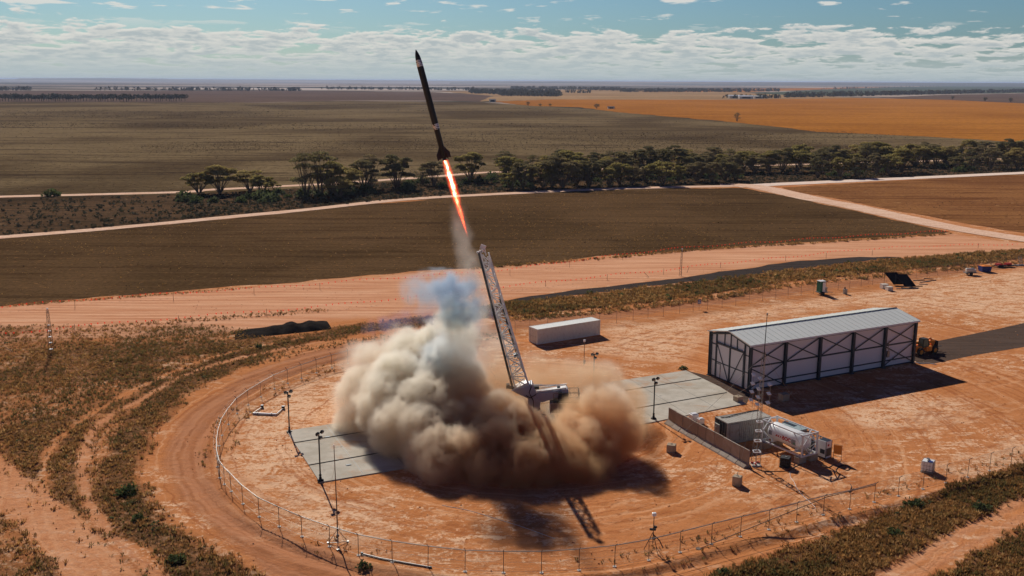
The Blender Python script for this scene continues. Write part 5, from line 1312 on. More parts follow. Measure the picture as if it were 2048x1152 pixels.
# ------------------------------------------------------------------ things lying round the pad
pa = empty('pipe_section', at(506, 829), 0, 'white pipe with two bent ends lying on the dirt near the left lamp', 'pipe')
o0 = at(506, 829); mk = lambda px, py, z=.14: at(px, py) - o0 + Vector((0, 0, z))
mb = MB(); mb.tube([mk(506, 829), mk(553, 831)], .13, 10); mb.build('main_pipe', K_wht2, pa)
mb = MB(); mb.tube([mk(506, 829), mk(524, 817)], .08, 8); mb.tube([mk(553, 831), mk(566, 819)], .08, 8); mb.build('side_pipe', K_gal, pa)
mb = MB(); mb.box(mk(524.5, 816, .2), (.3, .3, .4)); mb.box(mk(566.5, 818, .2), (.35, .3, .4)); mb.build('end_cap', K_dark, pa)
mb = MB()
for f in (.2, .8): p_ = mk(506, 829).lerp(mk(553, 831), f); mb.tube([p_ - Vector((.05, 0, 0)), p_ + Vector((.05, 0, 0))], .19, 10)
mb.build('flange', K_gal, pa)
o0 = at(724, 1109); pb = empty('steel_tube', o0, 0, 'long thin steel tube lying on the dirt behind the bottom of the fence', 'pipe')
mb = MB(); mb.tube([mk(724, 1109, .08), mk(760, 1118, .08), mk(860, 1136, .08)], .07, 8); mb.build('tube', K_gal, pb); mb = MB(); mb.box(mk(724, 1109, .1), (.2, .2, .2)); mb.box(mk(860, 1136, .08), (.3, .15, .12)); mb.build('end_fitting', K_dark, pb)
for (px, py, lb) in ((697, 930, 'dark drain grate in the near strip of the pad'), (655, 874, 'dark drain grate in the far strip of the pad')):
    q = at(px, py, .1); mb = MB(); mb.box((0, 0, .03), (.55, .3, .05)); [mb.box((-.2 + .1 * k, 0, .06), (.03, .28, .02)) for k in range(5)]; o = mb.build('drain_grate', K_dark); o.location = q; o.rotation_euler = (0, 0, .48); tag(o, lb, 'grate', 'drain grates in the pad')
# ------------------------------------------------------------------ telehandler behind the hangar
q = at(1853, 707); th = empty('telehandler', (q.x - .6, q.y + .2, 0), .46, 'orange telehandler loader parked on the bitumen behind the hangar', 'loader')
mb = MB(); mb.prism([(-2.3, -.75, .55), (2.0, -.75, .55), (2.2, -.75, .95), (1.3, -.75, 1.25), (-1.4, -.75, 1.35), (-2.4, -.75, 1.45)], (0, 1.5, 0)); mb.build('chassis', K_or, th, bevel=.04)
mb = MB(); mb.box((.15, -.92, .95), (1.2, .5, .75)); mb.build('engine_cover', K_or, th, bevel=.05)
mb = MB(); mb.prism([(-1.0, -.95, 1.15), (.15, -.95, 1.15), (.10, -.95, 1.75), (-.15, -.95, 2.45), (-.95, -.95, 2.45), (-1.05, -.95, 1.75)], (0, .85, 0)); cb_ = mb.build('cab', K_glass, th)
mb = MB()
for (a, c) in (((-1.0, 1.15), (-1.05, 1.8)), ((-1.05, 1.8), (-.95, 2.5)), ((-.95, 2.5), (-.12, 2.5)), ((-.12, 2.5), (.15, 1.75)), ((.15, 1.75), (.16, 1.15))):
    for y in (-.96, -.09): mb.bar((a[0], y, a[1]), (c[0], y, c[1]), .08, .08, (0, 1, 0))
mb.box((-.52, -.52, 2.5), (.95, .95, .07)); mb.build('cab_frame', K_black, cb_)
mb = MB(); mb.bar((-2.3, .25, 1.75), (1.9, .25, 1.50), .34, .40); bm_o = mb.build('boom', K_or, th, bevel=.03)
mb = MB(); mb.bar((1.7, .25, 1.75), (2.5, .25, 1.05), .36, .5); mb.bar((1.0, .25, 1.75), (1.7, .25, 2.2), .2, .25); mb.bar((1.7, .25, 2.2), (2.1, .25, 1.7), .2, .25); mb.bar((2.1, .25, 1.6), (2.9, .25, 1.45), .25, .3); mb.build('boom_nose', K_or, bm_o)
mb = MB(); mb.bar((-.3, .25, 1.2), (1.2, .25, 1.6), .12); mb.build('ram', K_gal, bm_o)
mb = MB(); mb.box((2.85, .25, 1.2), (.10, 1.2, .95)); mb.box((2.9, .25, .8), (.12, 1.2, .12)); mb.build('fork_carriage', K_dark, th)
mb = MB()
for y in (-.15, .6): mb.box((3.4, y, .72), (1.1, .12, .06))
mb.build('fork', K_dark, th)
for x in (-1.5, 1.45):
    for y in (-1.0, 1.0):
        mb = MB(); s_ = 1 if y > 0 else -1
        mb.tube([(x, y - .20, .60), (x, y - .17, .60), (x, y + .17, .60), (x, y + .20, .60)], [.52, .60, .60, .52], 24)
        for k in range(18): a = k * math.pi / 9; mb.box((x + .60 * math.cos(a), y, .60 + .60 * math.sin(a)), (.07, .36, .07), 0, (0, -a))
        wh = mb.build('wheel', K_black, th)
        mb = MB(); mb.tube([(x, y + s_ * .205, .60), (x, y + s_ * .23, .60)], [.34, .28], 16); mb.build('rim', K_yel, wh)
# ------------------------------------------------------------------ equipment at the top right
q = at(1643, 589); tt = empty('portable_toilet', (q.x, q.y, 0), .3, 'green and white portable toilet on a two-wheeled trailer', 'toilet')
mb = MB(); mb.box((0, 0, .50), (1.9, 1.5, .12)); mb.bar((.9, 0, .5), (2.4, -.2, .35), .1); mb.build('trailer_frame', K_gal, tt)
mb = MB(); mb.box((-.2, 0, 1.6), (1.2, 1.2, 2.1)); bx_ = mb.build('cubicle', K_grn, tt, bevel=.03)
mb = MB(); mb.box((.05, -.61, 1.55), (.65, .03, 1.9)); mb.build('door', K_wht2, bx_); mb = MB(); mb.box((-.2, 0, 2.70), (1.3, 1.3, .10)); mb.build('roof', K_wht2, bx_, bevel=.04)
for y in (-.85, .85):
    mb = MB(); mb.tube([(-.3 if y < 0 else .2, y - .1, .36), (-.3 if y < 0 else .2, y + .1, .36)], .36, 18); wh = mb.build('wheel', K_black, tt)
mb = MB(); mb.box((.65, -.4, 1.05), (.3, .5, .9)); mb.build('steps', K_gal, tt)
q = at(1690, 588); c = empty('gas_bottle_stand', (q.x, q.y, 0), .2, 'small grey upright box with a bottle on top between the toilet and the black panels', 'bottle stand')
mb = MB(); mb.box((0, 0, .5), (.65, .6, .95)); mb.build('box', K_gal, c, bevel=.03); mb = MB(); mb.tube([(-.1, 0, .98), (-.1, 0, 1.3), (-.1, 0, 1.42)], [.13, .13, .05], 8); mb.build('bottle', K_dark, c)
for (px, py, s_, lb) in ((1768, 577, 1.0, 'pale crate lying left of the other one by the black panels'), (1778, 581, .85, 'pale crate with a lip standing in front of its neighbour by the black panels')):
    q = at(px, py); mb = MB(); mb.box((0, 0, .45 * s_), (1.3 * s_, 1.0, .85 * s_)); mb.box((0, 0, .9 * s_), (1.36 * s_, 1.06, .06)); mb.box((0, -.52, .4), (1.0 * s_, .04, .06)); o = mb.build('crate', K_foot, bevel=.02); o.location = (q.x, q.y, 0); o.rotation_euler = (0, 0, .2); tag(o, lb, 'crate', 'pale crates')
def pv(px, py, w_, lb):
    q = at(px, py); r_ = empty('black_panel', (q.x, q.y, 0), .1, lb, 'panel', 'tilted black panels')
    mb = MB(); mb.bar((0, 0, .15), (-.9, 1.6, 2.25), .08, w_, (.0, .8, -.6)) if False else mb.hexa([Vector(v) for v in ((0, 0, .2), (w_, 0, .2), (w_ - 1.2, 1.9, 2.3), (-1.2, 1.9, 2.3), (0, -.05, .27), (w_, -.05, .27), (w_ - 1.2, 1.85, 2.37), (-1.2, 1.85, 2.37))]); mb.build('panel_sheet', K_pv, r_)
    for x in (.1, w_ - .1): mb = MB(); mb.tube([(x - 1.2, 1.9, 0), (x - 1.2, 1.9, 2.3)], .04, 5); mb.tube([(x, 0, .2), (x - 1.2, 1.9, .1)], .03, 5); mb.build('leg', K_dark, r_)
pv(1787, 571, 2.6, 'left of the two tilted black panels'); pv(1809, 575, 2.4, 'right of the two tilted black panels')
rr_ = random.Random(5)
for i, (px, py) in enumerate(((1838, 561), (1850, 564), (1862, 562), (1846, 569), (1830, 573), (1822, 575), (1815, 577), (1805, 578), (1856, 558))):
    q = at(px, py); mb = MB(); mb.box((0, 0, .08), (rr_.uniform(1.6, 3.2), .12, .12)); mb.box((.3, .15, .06), (1.4, .08, .08)); o = mb.build('steel_offcut', K_gal if i % 2 else K_dark); o.location = q; o.rotation_euler = (0, 0, rr_.uniform(-.7, .5)); tag(o, 'loose steel bar scattered on the dirt beside the black panels', 'bar', 'steel bars by the black panels')
q = at(1940, 550); wt = empty('tank_trailer', (q.x, q.y, 0), .1, 'small two-wheeled trailer carrying a pale tank near the blue bin', 'trailer')
mb = MB(); mb.box((0, 0, .55), (2.6, 1.3, .12)); mb.bar((1.2, 0, .5), (2.6, -.2, .35), .09); mb.bar((-1.2, .5, .6), (-1.3, .5, 1.6), .06); mb.build('frame', K_gal, wt)
mb = MB(); mb.tube([(-1.0, 0, 1.05), (-.9, 0, 1.05), (.7, 0, 1.05), (.8, 0, 1.05)], [.3, .48, .48, .3], 16); mb.box((.95, 0, .95), (.4, .6, .6)); mb.build('tank', K_foot, wt)
for y in (-.75, .75): mb = MB(); mb.tube([(-.2, y - .1, .36), (-.2, y + .1, .36)], .36, 16); wh = mb.build('wheel', K_black, wt)
q = at(1969, 543); sk_ = empty('skip_bin', (q.x, q.y, 0), .05, 'blue open bin with an orange cover', 'bin')
mb = MB(); mb.hexa([Vector(v) for v in ((-.95, -.8, .08), (.95, -.8, .08), (.95, .8, .08), (-.95, .8, .08), (-1.1, -.9, 1.25), (1.1, -.9, 1.25), (1.1, .9, 1.25), (-1.1, .9, 1.25))])
for x in (-.6, 0, .6): mb.box((x, -.90, .7), (.07, .08, 1.1), 0, (-.08, 0))
mb.build('body', K_blue, sk_); mb = MB(); mb.box((0, 0, 1.30), (2.15, 1.75, .08)); mb.box((.2, .1, 1.37), (1.2, 1.0, .1)); mb.build('cover', K_or, sk_)
q = at(2007, 534); ft = empty('flat_trailer', (q.x, q.y, 0), .18, 'low trailer loaded with red frames at the far right', 'trailer')
mb = MB(); mb.box((0, 0, .35), (4.2, 1.5, .14)); mb.bar((2.1, 0, .4), (3.2, 0, .3), .1); mb.build('deck', K_dark, ft)
mb = MB(); mb.box((-1.3, 0, .62), (1.0, 1.2, .4)); mb.box((1.1, .1, .65), (1.3, .9, .45)); mb.box((0, 0, .5), (1.0, .2, .15)); mb.build('red_frame', K_red, ft)
for x in (-1.6, -.9): mb = MB(); mb.tube([(x, -.85, .3), (x, -.68, .3)], .3, 14); mb.build('wheel', K_black, ft)
q = at(2042, 531); lt = empty('stair_frame', (q.x, q.y, 0), .2, 'pale steel stair frame at the right edge by the back fence', 'stairs')
mb = MB()
for x in (-.4, .4): mb.bar((x, 0, .1), (x + .2, .9, 1.9), .08)
for k in range(6): mb.box((.03 * k, .1 + .15 * k, .25 + .3 * k), (.8, .15, .04))
mb.box((-.5, 0, .12), (2.6, .9, .14)); mb.build('stair', K_gal, lt)
# stockpile
hp = at(560, 666); rngp = random.Random(3)
nxp, nyp = 90, 26; a, c = at(462, 672), at(664, 657); L = (c - a).length; d_ = (c - a).normalized(); n_ = Vector((-d_.y, d_.x, 0))
Vp = []; 
for j in range(nyp):
    for i in range(nxp):
        f, g_ = i / (nxp - 1), j / (nyp - 1) * 2 - 1
        p = a + d_ * (f * L) + n_ * (g_ * 3.2 + 1.5 + 2.0 * (f - .5))
        env = max(0, 1 - g_ * g_) * min(1, f / .55) ** 1.3 * min(1, (1 - f) / .10) ** .7
        z = env * (.75 + .45 * math.sin(f * 32 + 1.0) * .5 + .7 * (float(fbm(p.x * .6, p.y * .6, 0.0, 4)) - .5)) * 1.15 - .03
        Vp.append((p.x, p.y, z))
idp = np.arange(nxp * nyp).reshape(nyp, nxp)
st = npmesh('gravel_stockpile', np.array(Vp), np.stack([idp[:-1, :-1], idp[:-1, 1:], idp[1:, 1:], idp[1:, :-1]], -1).reshape(-1, 4), M_hp, smooth=True)
tag(st, 'long low heap of dark gravel between the graded strip and the scrub', 'heap')
# far farm sheds
def shed(px, py, L, W, H, yaw, lb, m=K_roof):
    q = at(px, py); s = empty('farm_shed', (q.x, q.y, .2), yaw, lb, 'shed', 'far farm sheds')
    mb = MB(); mb.box((0, 0, H / 2), (L, W, H)); mb.build('wall', K_foot, s)
    mb = MB(); mb.prism([(-L / 2 - .4, -W / 2 - .5, H), (-L / 2 - .4, 0, H + W * .17), (-L / 2 - .4, W / 2 + .5, H)], (L + .8, 0, 0)); mb.build('roof', m, s)
    mb = MB(); mb.box((0, -W / 2 - .05, H * .45), (L * .6, .08, H * .8)); mb.build('door_opening', K_dark, s)
shed(1473, 197, 40, 16, 6, .05, 'white roofed farm shed left of a similar one on the far plain', K_wht2); shed(1491, 197.5, 34, 15, 5.5, .05, 'white roofed farm shed right of a similar one on the far plain', K_wht2)
shed(1516, 197, 22, 12, 5, .05, 'smaller grey farm shed among trees at the right of the sheds', K_roof)
shed(1222, 217.5, 10, 5, 2.5, .1, 'small dark shed at the edge of the orange field', K_dark); shed(985, 203.5, 12, 7, 4, .2, 'tiny shed alone beyond the tip of the flame', K_dark)
# ------------------------------------------------------------------ vegetation
def leaf_mat(name, c1, c2, c3, sc_=.5, trans=.35, attr_=None):
    m, t, b = mat(name); p = t.obj() if attr_ is None else t.pos()
    n = t.noise(p, sc_, 3, .6); n2 = t.noise(p, sc_ * 5, 3, .7)
    c = t.mix(t.mr(n, .38, .62), c1, c2); c = t.mix(t.mr(n2, .52, .72, 0, .8), c, c3)
    if attr_: c = t.mix(.6, c, t.attr(attr_).outputs['Color'])
    else:
        rnd = t.node('ShaderNodeObjectInfo').outputs['Random']
        c = t.mix(t.mr(rnd, 0, 1, 0, .55, False), c, t.mix(t.mr(rnd, .3, .7), tuple(x * .6 for x in c1), (c2[0] * 1.05, c2[1] * .95, c2[2] * 1.3)))
    t._set(b.inputs['Base Color'], c); b.inputs['Roughness'].default_value = .8; b.inputs['Specular IOR Level'].default_value = .03
    tl = t.node('ShaderNodeBsdfTranslucent'); t._set(tl.inputs[0], c)
    ms = t.node('ShaderNodeMixShader'); ms.inputs[0].default_value = trans
    t.l.new(b.outputs[0], ms.inputs[1]); t.l.new(tl.outputs[0], ms.inputs[2]); t.l.new(ms.outputs[0], t.n['Material Output'].inputs['Surface'])
    return m
V_leaf = leaf_mat('mallee_leaves', (.30, .25, .085), (.48, .39, .12), (.16, .14, .06), .35, .45)
V_leafd = leaf_mat('dark_mallee_leaves', (.19, .165, .080), (.34, .28, .11), (.11, .10, .055), .35, .40)
V_far = leaf_mat('far_leaves', (.050, .052, .030), (.075, .070, .036), (.035, .036, .024), .05, .2)
V_bark = paint('mallee_bark', (.16, .115, .085), .9, 0, .25, .2, 1.5, (.05, .04, .03))
V_bush = leaf_mat('bush_leaves', (.075, .10, .035), (.13, .15, .055), (.05, .06, .025), .6, .35)
V_grass = leaf_mat('dry_tufts', (.26, .15, .055), (.17, .10, .035), (.11, .08, .03), 1.2, .5, 'col')
V_salt = leaf_mat('saltbush', (.10, .085, .045), (.07, .070, .035), (.16, .12, .07), .6, .25)
rv = np.random.default_rng(11)
def quads(cen, size, nrm_bias=None, rng=rv):
    "random leaf quads at the given centres"
    n = len(cen); a = rng.normal(size=(n, 3)); a /= np.linalg.norm(a, axis=1)[:, None]
    if nrm_bias is not None: a = a + nrm_bias; a /= np.linalg.norm(a, axis=1)[:, None]
    h = rng.normal(size=(n, 3)); u = np.cross(a, h); u /= np.linalg.norm(u, axis=1)[:, None] + 1e-9; v = np.cross(a, u)
    s = (np.broadcast_to(size, (n,)) * rng.uniform(.6, 1.3, n))[:, None] * .5
    asp = rng.uniform(.45, 1.0, n)[:, None]
    V = np.stack([cen - u * s - v * s * asp, cen + u * s - v * s * asp, cen + u * s + v * s * asp, cen - u * s + v * s * asp], 1).reshape(-1, 3)
    return V, np.arange(4 * n).reshape(n, 4)
def make_tree(H, Wd, nl, seed, leaf, density=1.0, stems=4, bare=.0, leafs=.34):
    rng = np.random.default_rng(seed); root = empty('mallee_tree')
    lobes = []
    for k in range(nl):
        a = rng.uniform(0, 2 * math.pi); r = Wd * .5 * math.sqrt(rng.uniform(0, 1)) * .88
        z = H * (1 - .34 * (r / (Wd * .5)) ** 2) * rng.uniform(.80, 1.0) - .7
        if rng.random() < .42: z *= rng.uniform(.42, .82)
        lobes.append((r * math.cos(a), r * math.sin(a), z, rng.uniform(1.0, 2.1)))
    cen = []; nb_ = []
    for (x, y, z, r) in lobes:
        n = int(260 * r * density * (1 - bare)); th = rng.uniform(0, 2 * math.pi, n); cz = rng.uniform(-.15, 1, n)
        rr = r * rng.uniform(.72, 1.12, n); sn = np.sqrt(1 - np.clip(cz, 0, 1) ** 2)
        cen.append(np.stack([x + rr * sn * np.cos(th), y + rr * sn * np.sin(th), z + rr * cz * .36 + rng.normal(0, .08, n)], 1))
        nb_.append(np.stack([sn * np.cos(th) * .6, sn * np.sin(th) * .6, np.full(n, .9)], 1))
    V, Fm = quads(np.concatenate(cen), leafs, np.concatenate(nb_), rng)
    cr = npmesh('crown', V, Fm, leaf); cr.parent = root
    mb = MB(); R_ = random.Random(seed)
    st = []
    for k in range(stems):
        a = 2 * math.pi * k / stems + R_.uniform(-.4, .4); st.append((math.cos(a), math.sin(a)))
    for i, (x, y, z, r) in enumerate(lobes):
        s_ = max(st, key=lambda q: q[0] * x + q[1] * y)
        b_ = Vector((s_[0] * .25, s_[1] * .25, -.1)); k1 = Vector((x * .32 + s_[0] * .35, y * .32 + s_[1] * .35, z * .40)); k2 = Vector((x * .75, y * .75, z * .78)); e = Vector((x, y, z))
        mb.tube([b_, k1, k2, e], [.15, .10, .06, .025], 5, False)
        for q in range(7):
            d = Vector((R_.uniform(-1, 1), R_.uniform(-1, 1), R_.uniform(.1, .7))) * r; mb.tube([k2.lerp(e, R_.uniform(.1, 1)), e + d], [.035, .012], 3, False)
    if bare:
        for k in range(int(26 * bare) + 6):
            a = R_.uniform(0, 6.3); rr = R_.uniform(0, Wd * .5); e = Vector((rr * math.cos(a), rr * math.sin(a), H * R_.uniform(.7, 1.05))); mb.tube([Vector((0, 0, H * .25)), e * .6 + Vector((0, 0, H * .05)), e], [.06, .035, .012], 3, False)
    mb.build('trunk', V_bark, root)
    return root
protos = [make_tree(11, 12, 26, 1, V_leaf), make_tree(12.5, 10.5, 26, 2, V_leaf, 1.0, 5), make_tree(9.5, 11, 22, 3, V_leaf), make_tree(12, 13, 30, 4, V_leafd), make_tree(10.5, 10, 22, 5, V_leafd, .9), make_tree(12, 9.5, 14, 6, V_leafd, .7, 6, .4), make_tree(8, 8.5, 14, 7, V_leaf, .9, 4), make_tree(13, 13.5, 32, 8, V_leafd, 1.1, 6)]
used_p = [False] * len(protos)
def place_tree(k, px, py, H=None, label='', group=None, seed=0):
    src = protos[k]; o = src if not used_p[k] else copy_tree(src)
    if used_p[k]: pass
    used_p[k] = True
    R_ = random.Random(seed * 31 + int(px)); hs = (11, 12.5, 9.5, 12, 10.5, 12, 8, 13)[k]
    s = (H / hs) if H else R_.uniform(.85, 1.1)
    q = at(px, py); o.location = (q.x, q.y, 0); o.rotation_euler = (0, 0, R_.uniform(0, 6.28)); o.scale = (s * R_.uniform(.92, 1.12), s * R_.uniform(.92, 1.12), s)
    tag(o, label, 'tree', group)
G1 = 'mallee trees along the dirt road left of the rocket'
left = [(398,388,2,9.2,'low spreading mallee tree at the left end of the roadside clump'),(440,387,0,11,'broad flat-topped mallee tree, second from the left end of the clump'),(500,383,6,9.5,'mallee tree with a small high crown between the two left clumps'),(524,389,2,8,'short wide mallee tree right of the left clump, on the near road side'),(549,381,6,4.5,'very small mallee tree alone on the far side of the dirt road'),
        (612,392,5,16,'tall half bare mallee tree at the left of the middle clump'),(640,391,5,16.5,'tallest half bare mallee tree in the middle clump'),(662,388,1,12.5,'mallee tree with a thick crown right of the tall half bare ones'),(690,386,2,11,'lower round mallee tree at the right edge of the middle clump'),(678,395,2,8,'short mallee tree with a flat top near the road in the middle clump'),
        (728,379,4,12,'dark mallee tree left of the widest roadside one'),(742,376,5,13.5,'half bare mallee tree just left of the widest roadside one'),(795,377,3,13.8,'widest dark mallee tree left of the rocket tail'),(845,369,5,7.5,'nearly bare small tree left of the flame'),(868,371,4,10.5,'dark mallee tree right behind the rocket tail'),(940,362,0,12.5,'isolated broad-crowned mallee tree just right of the flame'),(1010,352,5,11.5,'bare-branched tree at the left end of the dense row')]
for i, (px, py, k, H, lb) in enumerate(left): place_tree(k, px, py, H, lb, G1, i)
rt_ = random.Random(21)
def rowline(x, front): 
    xs = [1000, 1250, 1500, 1800, 2100]; f = [379, 369, 362, 347, 332] if front == 0 else ([362, 352, 345, 334, 322] if front == 1 else [350, 342, 337, 328, 316])
    return float(np.interp(x, xs, f))
cnt = 0
for row, (x0, stp) in enumerate(((1022, 30), (1016, 25), (1030, 30))):
    x = x0
    while x < 2090:
        if not (row == 0 and 1500 < x < 1560) and not (row == 0 and x > 1560 and rt_.random() < .45):
            k = rt_.choice([0, 1, 2, 3, 4, 7, 0, 3, 5, 5, 6]); H = rt_.uniform(6.8, 12.4) + (.6 if row > 0 else 0)
            if 1020 < x < 1075: H *= .85
            third = 'left' if x < 1370 else 'middle' if x < 1720 else 'right'
            place_tree(k, x, rowline(x, row) + rt_.uniform(-3, 3), H, 'mallee tree in the %s part of the dense roadside row, %s' % (third, ('front rank', 'middle rank', 'back rank')[row]), 'mallee trees in the %s part of the dense row, %s' % (third, ('front rank', 'middle rank', 'back rank')[row]), cnt); cnt += 1
        x += stp * rt_.uniform(.6, 1.35)
# far single trees
for (px, py, k, H, lb) in ((1474,243,5,9.5,'lone ragged tree on the lower edge of the orange field'),(1193,217,3,7.5,'small lone tree on the left edge of the orange field'),(1056,211,4,7,'small dark tree at the left tip of the orange field'),(1080,212.5,6,5,'tiny tree just right of the left tip of the orange field'),(1100,212.5,6,5,'tiny tree between the left tip and the lone tree of the orange field'),
                           (1905,199,4,9,'small tree above the right part of the orange field'),(1970,203,4,10,'left one of two small trees above the right end of the orange field'),(2021,205,3,11,'right one of two small trees above the right end of the orange field'),(1971,171,7,24,'large dark tree alone on the skyline of the green field')):
    place_tree(k, px, py, H, lb, 'lone trees in the far fields', 77)
# far tree line, one mesh each
def far_tree(seed, H=10):
    rng = np.random.default_rng(seed); n = 70; th = rng.uniform(0, 6.28, n); r = rng.uniform(.3, 1, n) ** .5 * H * .42
    cen = np.stack([r * np.cos(th), r * np.sin(th), H * (.72 - .25 * (r / (H * .42)) ** 2) + rng.uniform(-.14, .22, n) * H], 1)
    V, Fm = quads(cen, H * .17, None, rng)
    tv = np.array([[-.3, 0, 0], [.3, 0, 0], [.6, 0, H * .7], [-.6, 0, H * .7], [0, -.3, 0], [0, .3, 0], [0, .9, H * .7], [0, -.9, H * .7]])
    V = np.concatenate([V, tv]); Fm = np.concatenate([Fm, np.array([[0, 1, 2, 3], [4, 5, 6, 7]]) + 4 * n])
    o = npmesh('far_tree', V, Fm, V_far); return o
fts = [far_tree(s) for s in (1, 2, 3)]; uf = [0, 0, 0]; x = -60.0; i = 0
while x < 372:
    k = rt_.randrange(3); o = fts[k] if not uf[k] else fts[k].copy()
    if uf[k]: C.objects.link(o)
    uf[k] = 1; q = at(x, 203.2 + rt_.uniform(-1.3, .6)); s = rt_.uniform(1.15, 1.7); o.location = q; o.scale = (s, s, s); o.rotation_euler = (0, 0, rt_.uniform(0, 6))
    tag(o, 'small dark tree in the long tree line on the far left plain', 'tree', 'trees in the tree line on the far left plain'); x += rt_.uniform(3.2, 7.5) if not 258 < x < 268 else 10
# distant woods as clumped stuff
cen = []
for (xa, ya, xb, yb, n, jy, hh) in ((-60,181,60,181,70,.5,12),(190,180.5,330,181.5,40,.3,11),(330,181,600,182,120,.3,11),(640,178.5,960,181,120,.4,11),(940,186,1120,188,420,2.2,11),(1000,191,1120,192.5,260,1.2,9),(1024,178,1240,180.5,260,.7,12),(1240,184,1500,184,220,.4,10),(1200,181,1560,182.5,320,.8,10),(1448,197,1560,196.5,70,.5,8),(1570,195,1750,191.5,190,.7,9),(1750,191,2100,183,420,.8,11),(1570,189,1750,186,80,.4,8),(1640,179,1900,172,60,.3,9),(1900,171,2100,168.5,26,.2,10),(1130,186,1180,186,24,.3,9)):
    for k in range(n):
        f = rt_.random(); y_ = ya + (yb - ya) * f + rt_.uniform(-jy, jy)
        if y_ < 167.5: y_ = 167.5
        q = at(xa + (xb - xa) * f + rt_.uniform(-2, 2), y_); h = hh * rt_.uniform(.6, 1.3)
        m_ = 14; th = rv.uniform(0, 6.28, m_); r = rv.uniform(0, h * .55, m_)
        cen.append(np.concatenate([np.stack([q.x + r * np.cos(th), q.y + r * np.sin(th), rv.uniform(.15, 1, m_) * h], 1), np.full((m_, 1), h * .38)], 1))
cen = np.concatenate(cen); V, Fm = quads(cen[:, :3], cen[:, 3])
tag(npmesh('far_woods', V, Fm, V_far), 'dark distant woods and tree rows scattered over the far plain', 'woods', kind='stuff')

# bushes on the verge
def make_bush(seed, r, h, m):
    rng = np.random.default_rng(seed); n = int(170); th = rng.uniform(0, 6.28, n); cz = rng.uniform(0, 1, n); sn = np.sqrt(1 - cz ** 2); rr = rng.uniform(.55, 1.08, n) * (1 + .2 * np.sin(3 * th + seed))
    cen = np.stack([r * rr * sn * np.cos(th), r * rr * sn * np.sin(th), h * cz * rr + .05], 1)
    V, Fm = quads(cen, r * .30, None, rng); return npmesh('shrub', V, Fm, m)
bsh = [make_bush(1, 1.6, 1.5, V_bush), make_bush(2, 2.0, 1.7, V_bush), make_bush(3, 1.3, 1.1, V_bush)]; ub = [0, 0, 0]
def place_bush(px, py, s, lb, grp, k=None):
    k = rt_.randrange(3) if k is None else k; o = bsh[k] if not ub[k] else bsh[k].copy()
    if ub[k]: C.objects.link(o)
    ub[k] = 1; q = at(px, py); o.location = (q.x, q.y, ground_z(q.x, q.y) - .05); o.scale = (s, s, s * rt_.uniform(.8, 1.1)); o.rotation_euler = (0, 0, rt_.uniform(0, 6)); tag(o, lb, 'shrub', grp)
for (px, py, s, lb) in ((104,392,1.5,'round green shrub alone beside the far dirt road at the left'),(985,354,1.9,'round dark green shrub right of the flame beyond the road'),(352,1121,.42,'small bright green shrub in the scrub at the bottom left'),(727,1134,.38,'small dark green shrub against the fence near the lying tube'),(255,986,.5,'dark rounded shrub in the dark scrub belt at the left'),(518,695,.5,'dark green shrub on the scrub strip behind the curved fence'),(276,1040,.36,'little green shrub low in the scrub belt at the left'),(1829,1010,.62,'round green shrub on the grassy bank at the right, nearer the white container'),(1962,1019,.55,'green shrub on the grassy bank at the far right'),(1786,1070,.4,'small green shrub lower on the grassy bank at the right'),(1446,1149,.4,'green shrub at the bottom edge below the fence'),(1366,738,.32,'yellowish tuft-like shrub at the far edge of the pad')):
    place_bush(px, py, s, lb, 'single shrubs')
for i in range(95):
    px = rt_.uniform(350, 1060) if i < 60 else rt_.uniform(1000, 2060); f = rt_.uniform(.25, .75)
    top_ = np.interp(px, [300, 600, 850, 1000, 1500, 2100], [388, 376, 358, 348, 338, 318]); bot = np.interp(px, [300, 600, 800, 1000, 1500, 2100], [450, 420, 400, 387, 370, 342])
    place_bush(px, top_ + (bot - top_) * f * (.75 if px < 1000 else 1), rt_.uniform(.9, 1.7), 'dark shrub in the undergrowth between the two dirt roads', 'shrubs in the undergrowth between the roads')
for o in bsh: pass
# saltbush and low scrub between the roads (stuff)
n = 5200; pxs = rv.uniform(-80, 2120, n); f = rv.uniform(0, 1, n)
xs_ = [-100, 300, 600, 850, 1000, 1500, 2120]; tp_ = np.interp(pxs, xs_, [402, 392, 380, 362, 352, 342, 321]); bt_ = np.interp(pxs, [-100, 0, 200, 400, 800, 1000, 1250, 1500, 2120], [484, 472, 456, 437, 398, 384, 374, 368, 340])
keep = rv.random(n) < np.where(pxs < 350, .45, 1.0); pxs, f, tp_, bt_ = pxs[keep], f[keep], tp_[keep], bt_[keep]
B = np.array([tuple(at(a, c)) for a, c in zip(pxs, tp_ + (bt_ - tp_) * f)])
nq = 9; sz = rv.uniform(.35, .95, len(B)); cc = np.repeat(B, nq, 0); ss = np.repeat(sz, nq)
cc = cc + np.stack([rv.normal(0, .45, len(cc)) * ss, rv.normal(0, .45, len(cc)) * ss, rv.uniform(.02, .75, len(cc)) * ss], 1)
V, Fm = quads(cc, ss * .62); tag(npmesh('undergrowth', V, Fm, V_salt), 'low grey green undergrowth between the two dirt roads', 'undergrowth', kind='stuff')
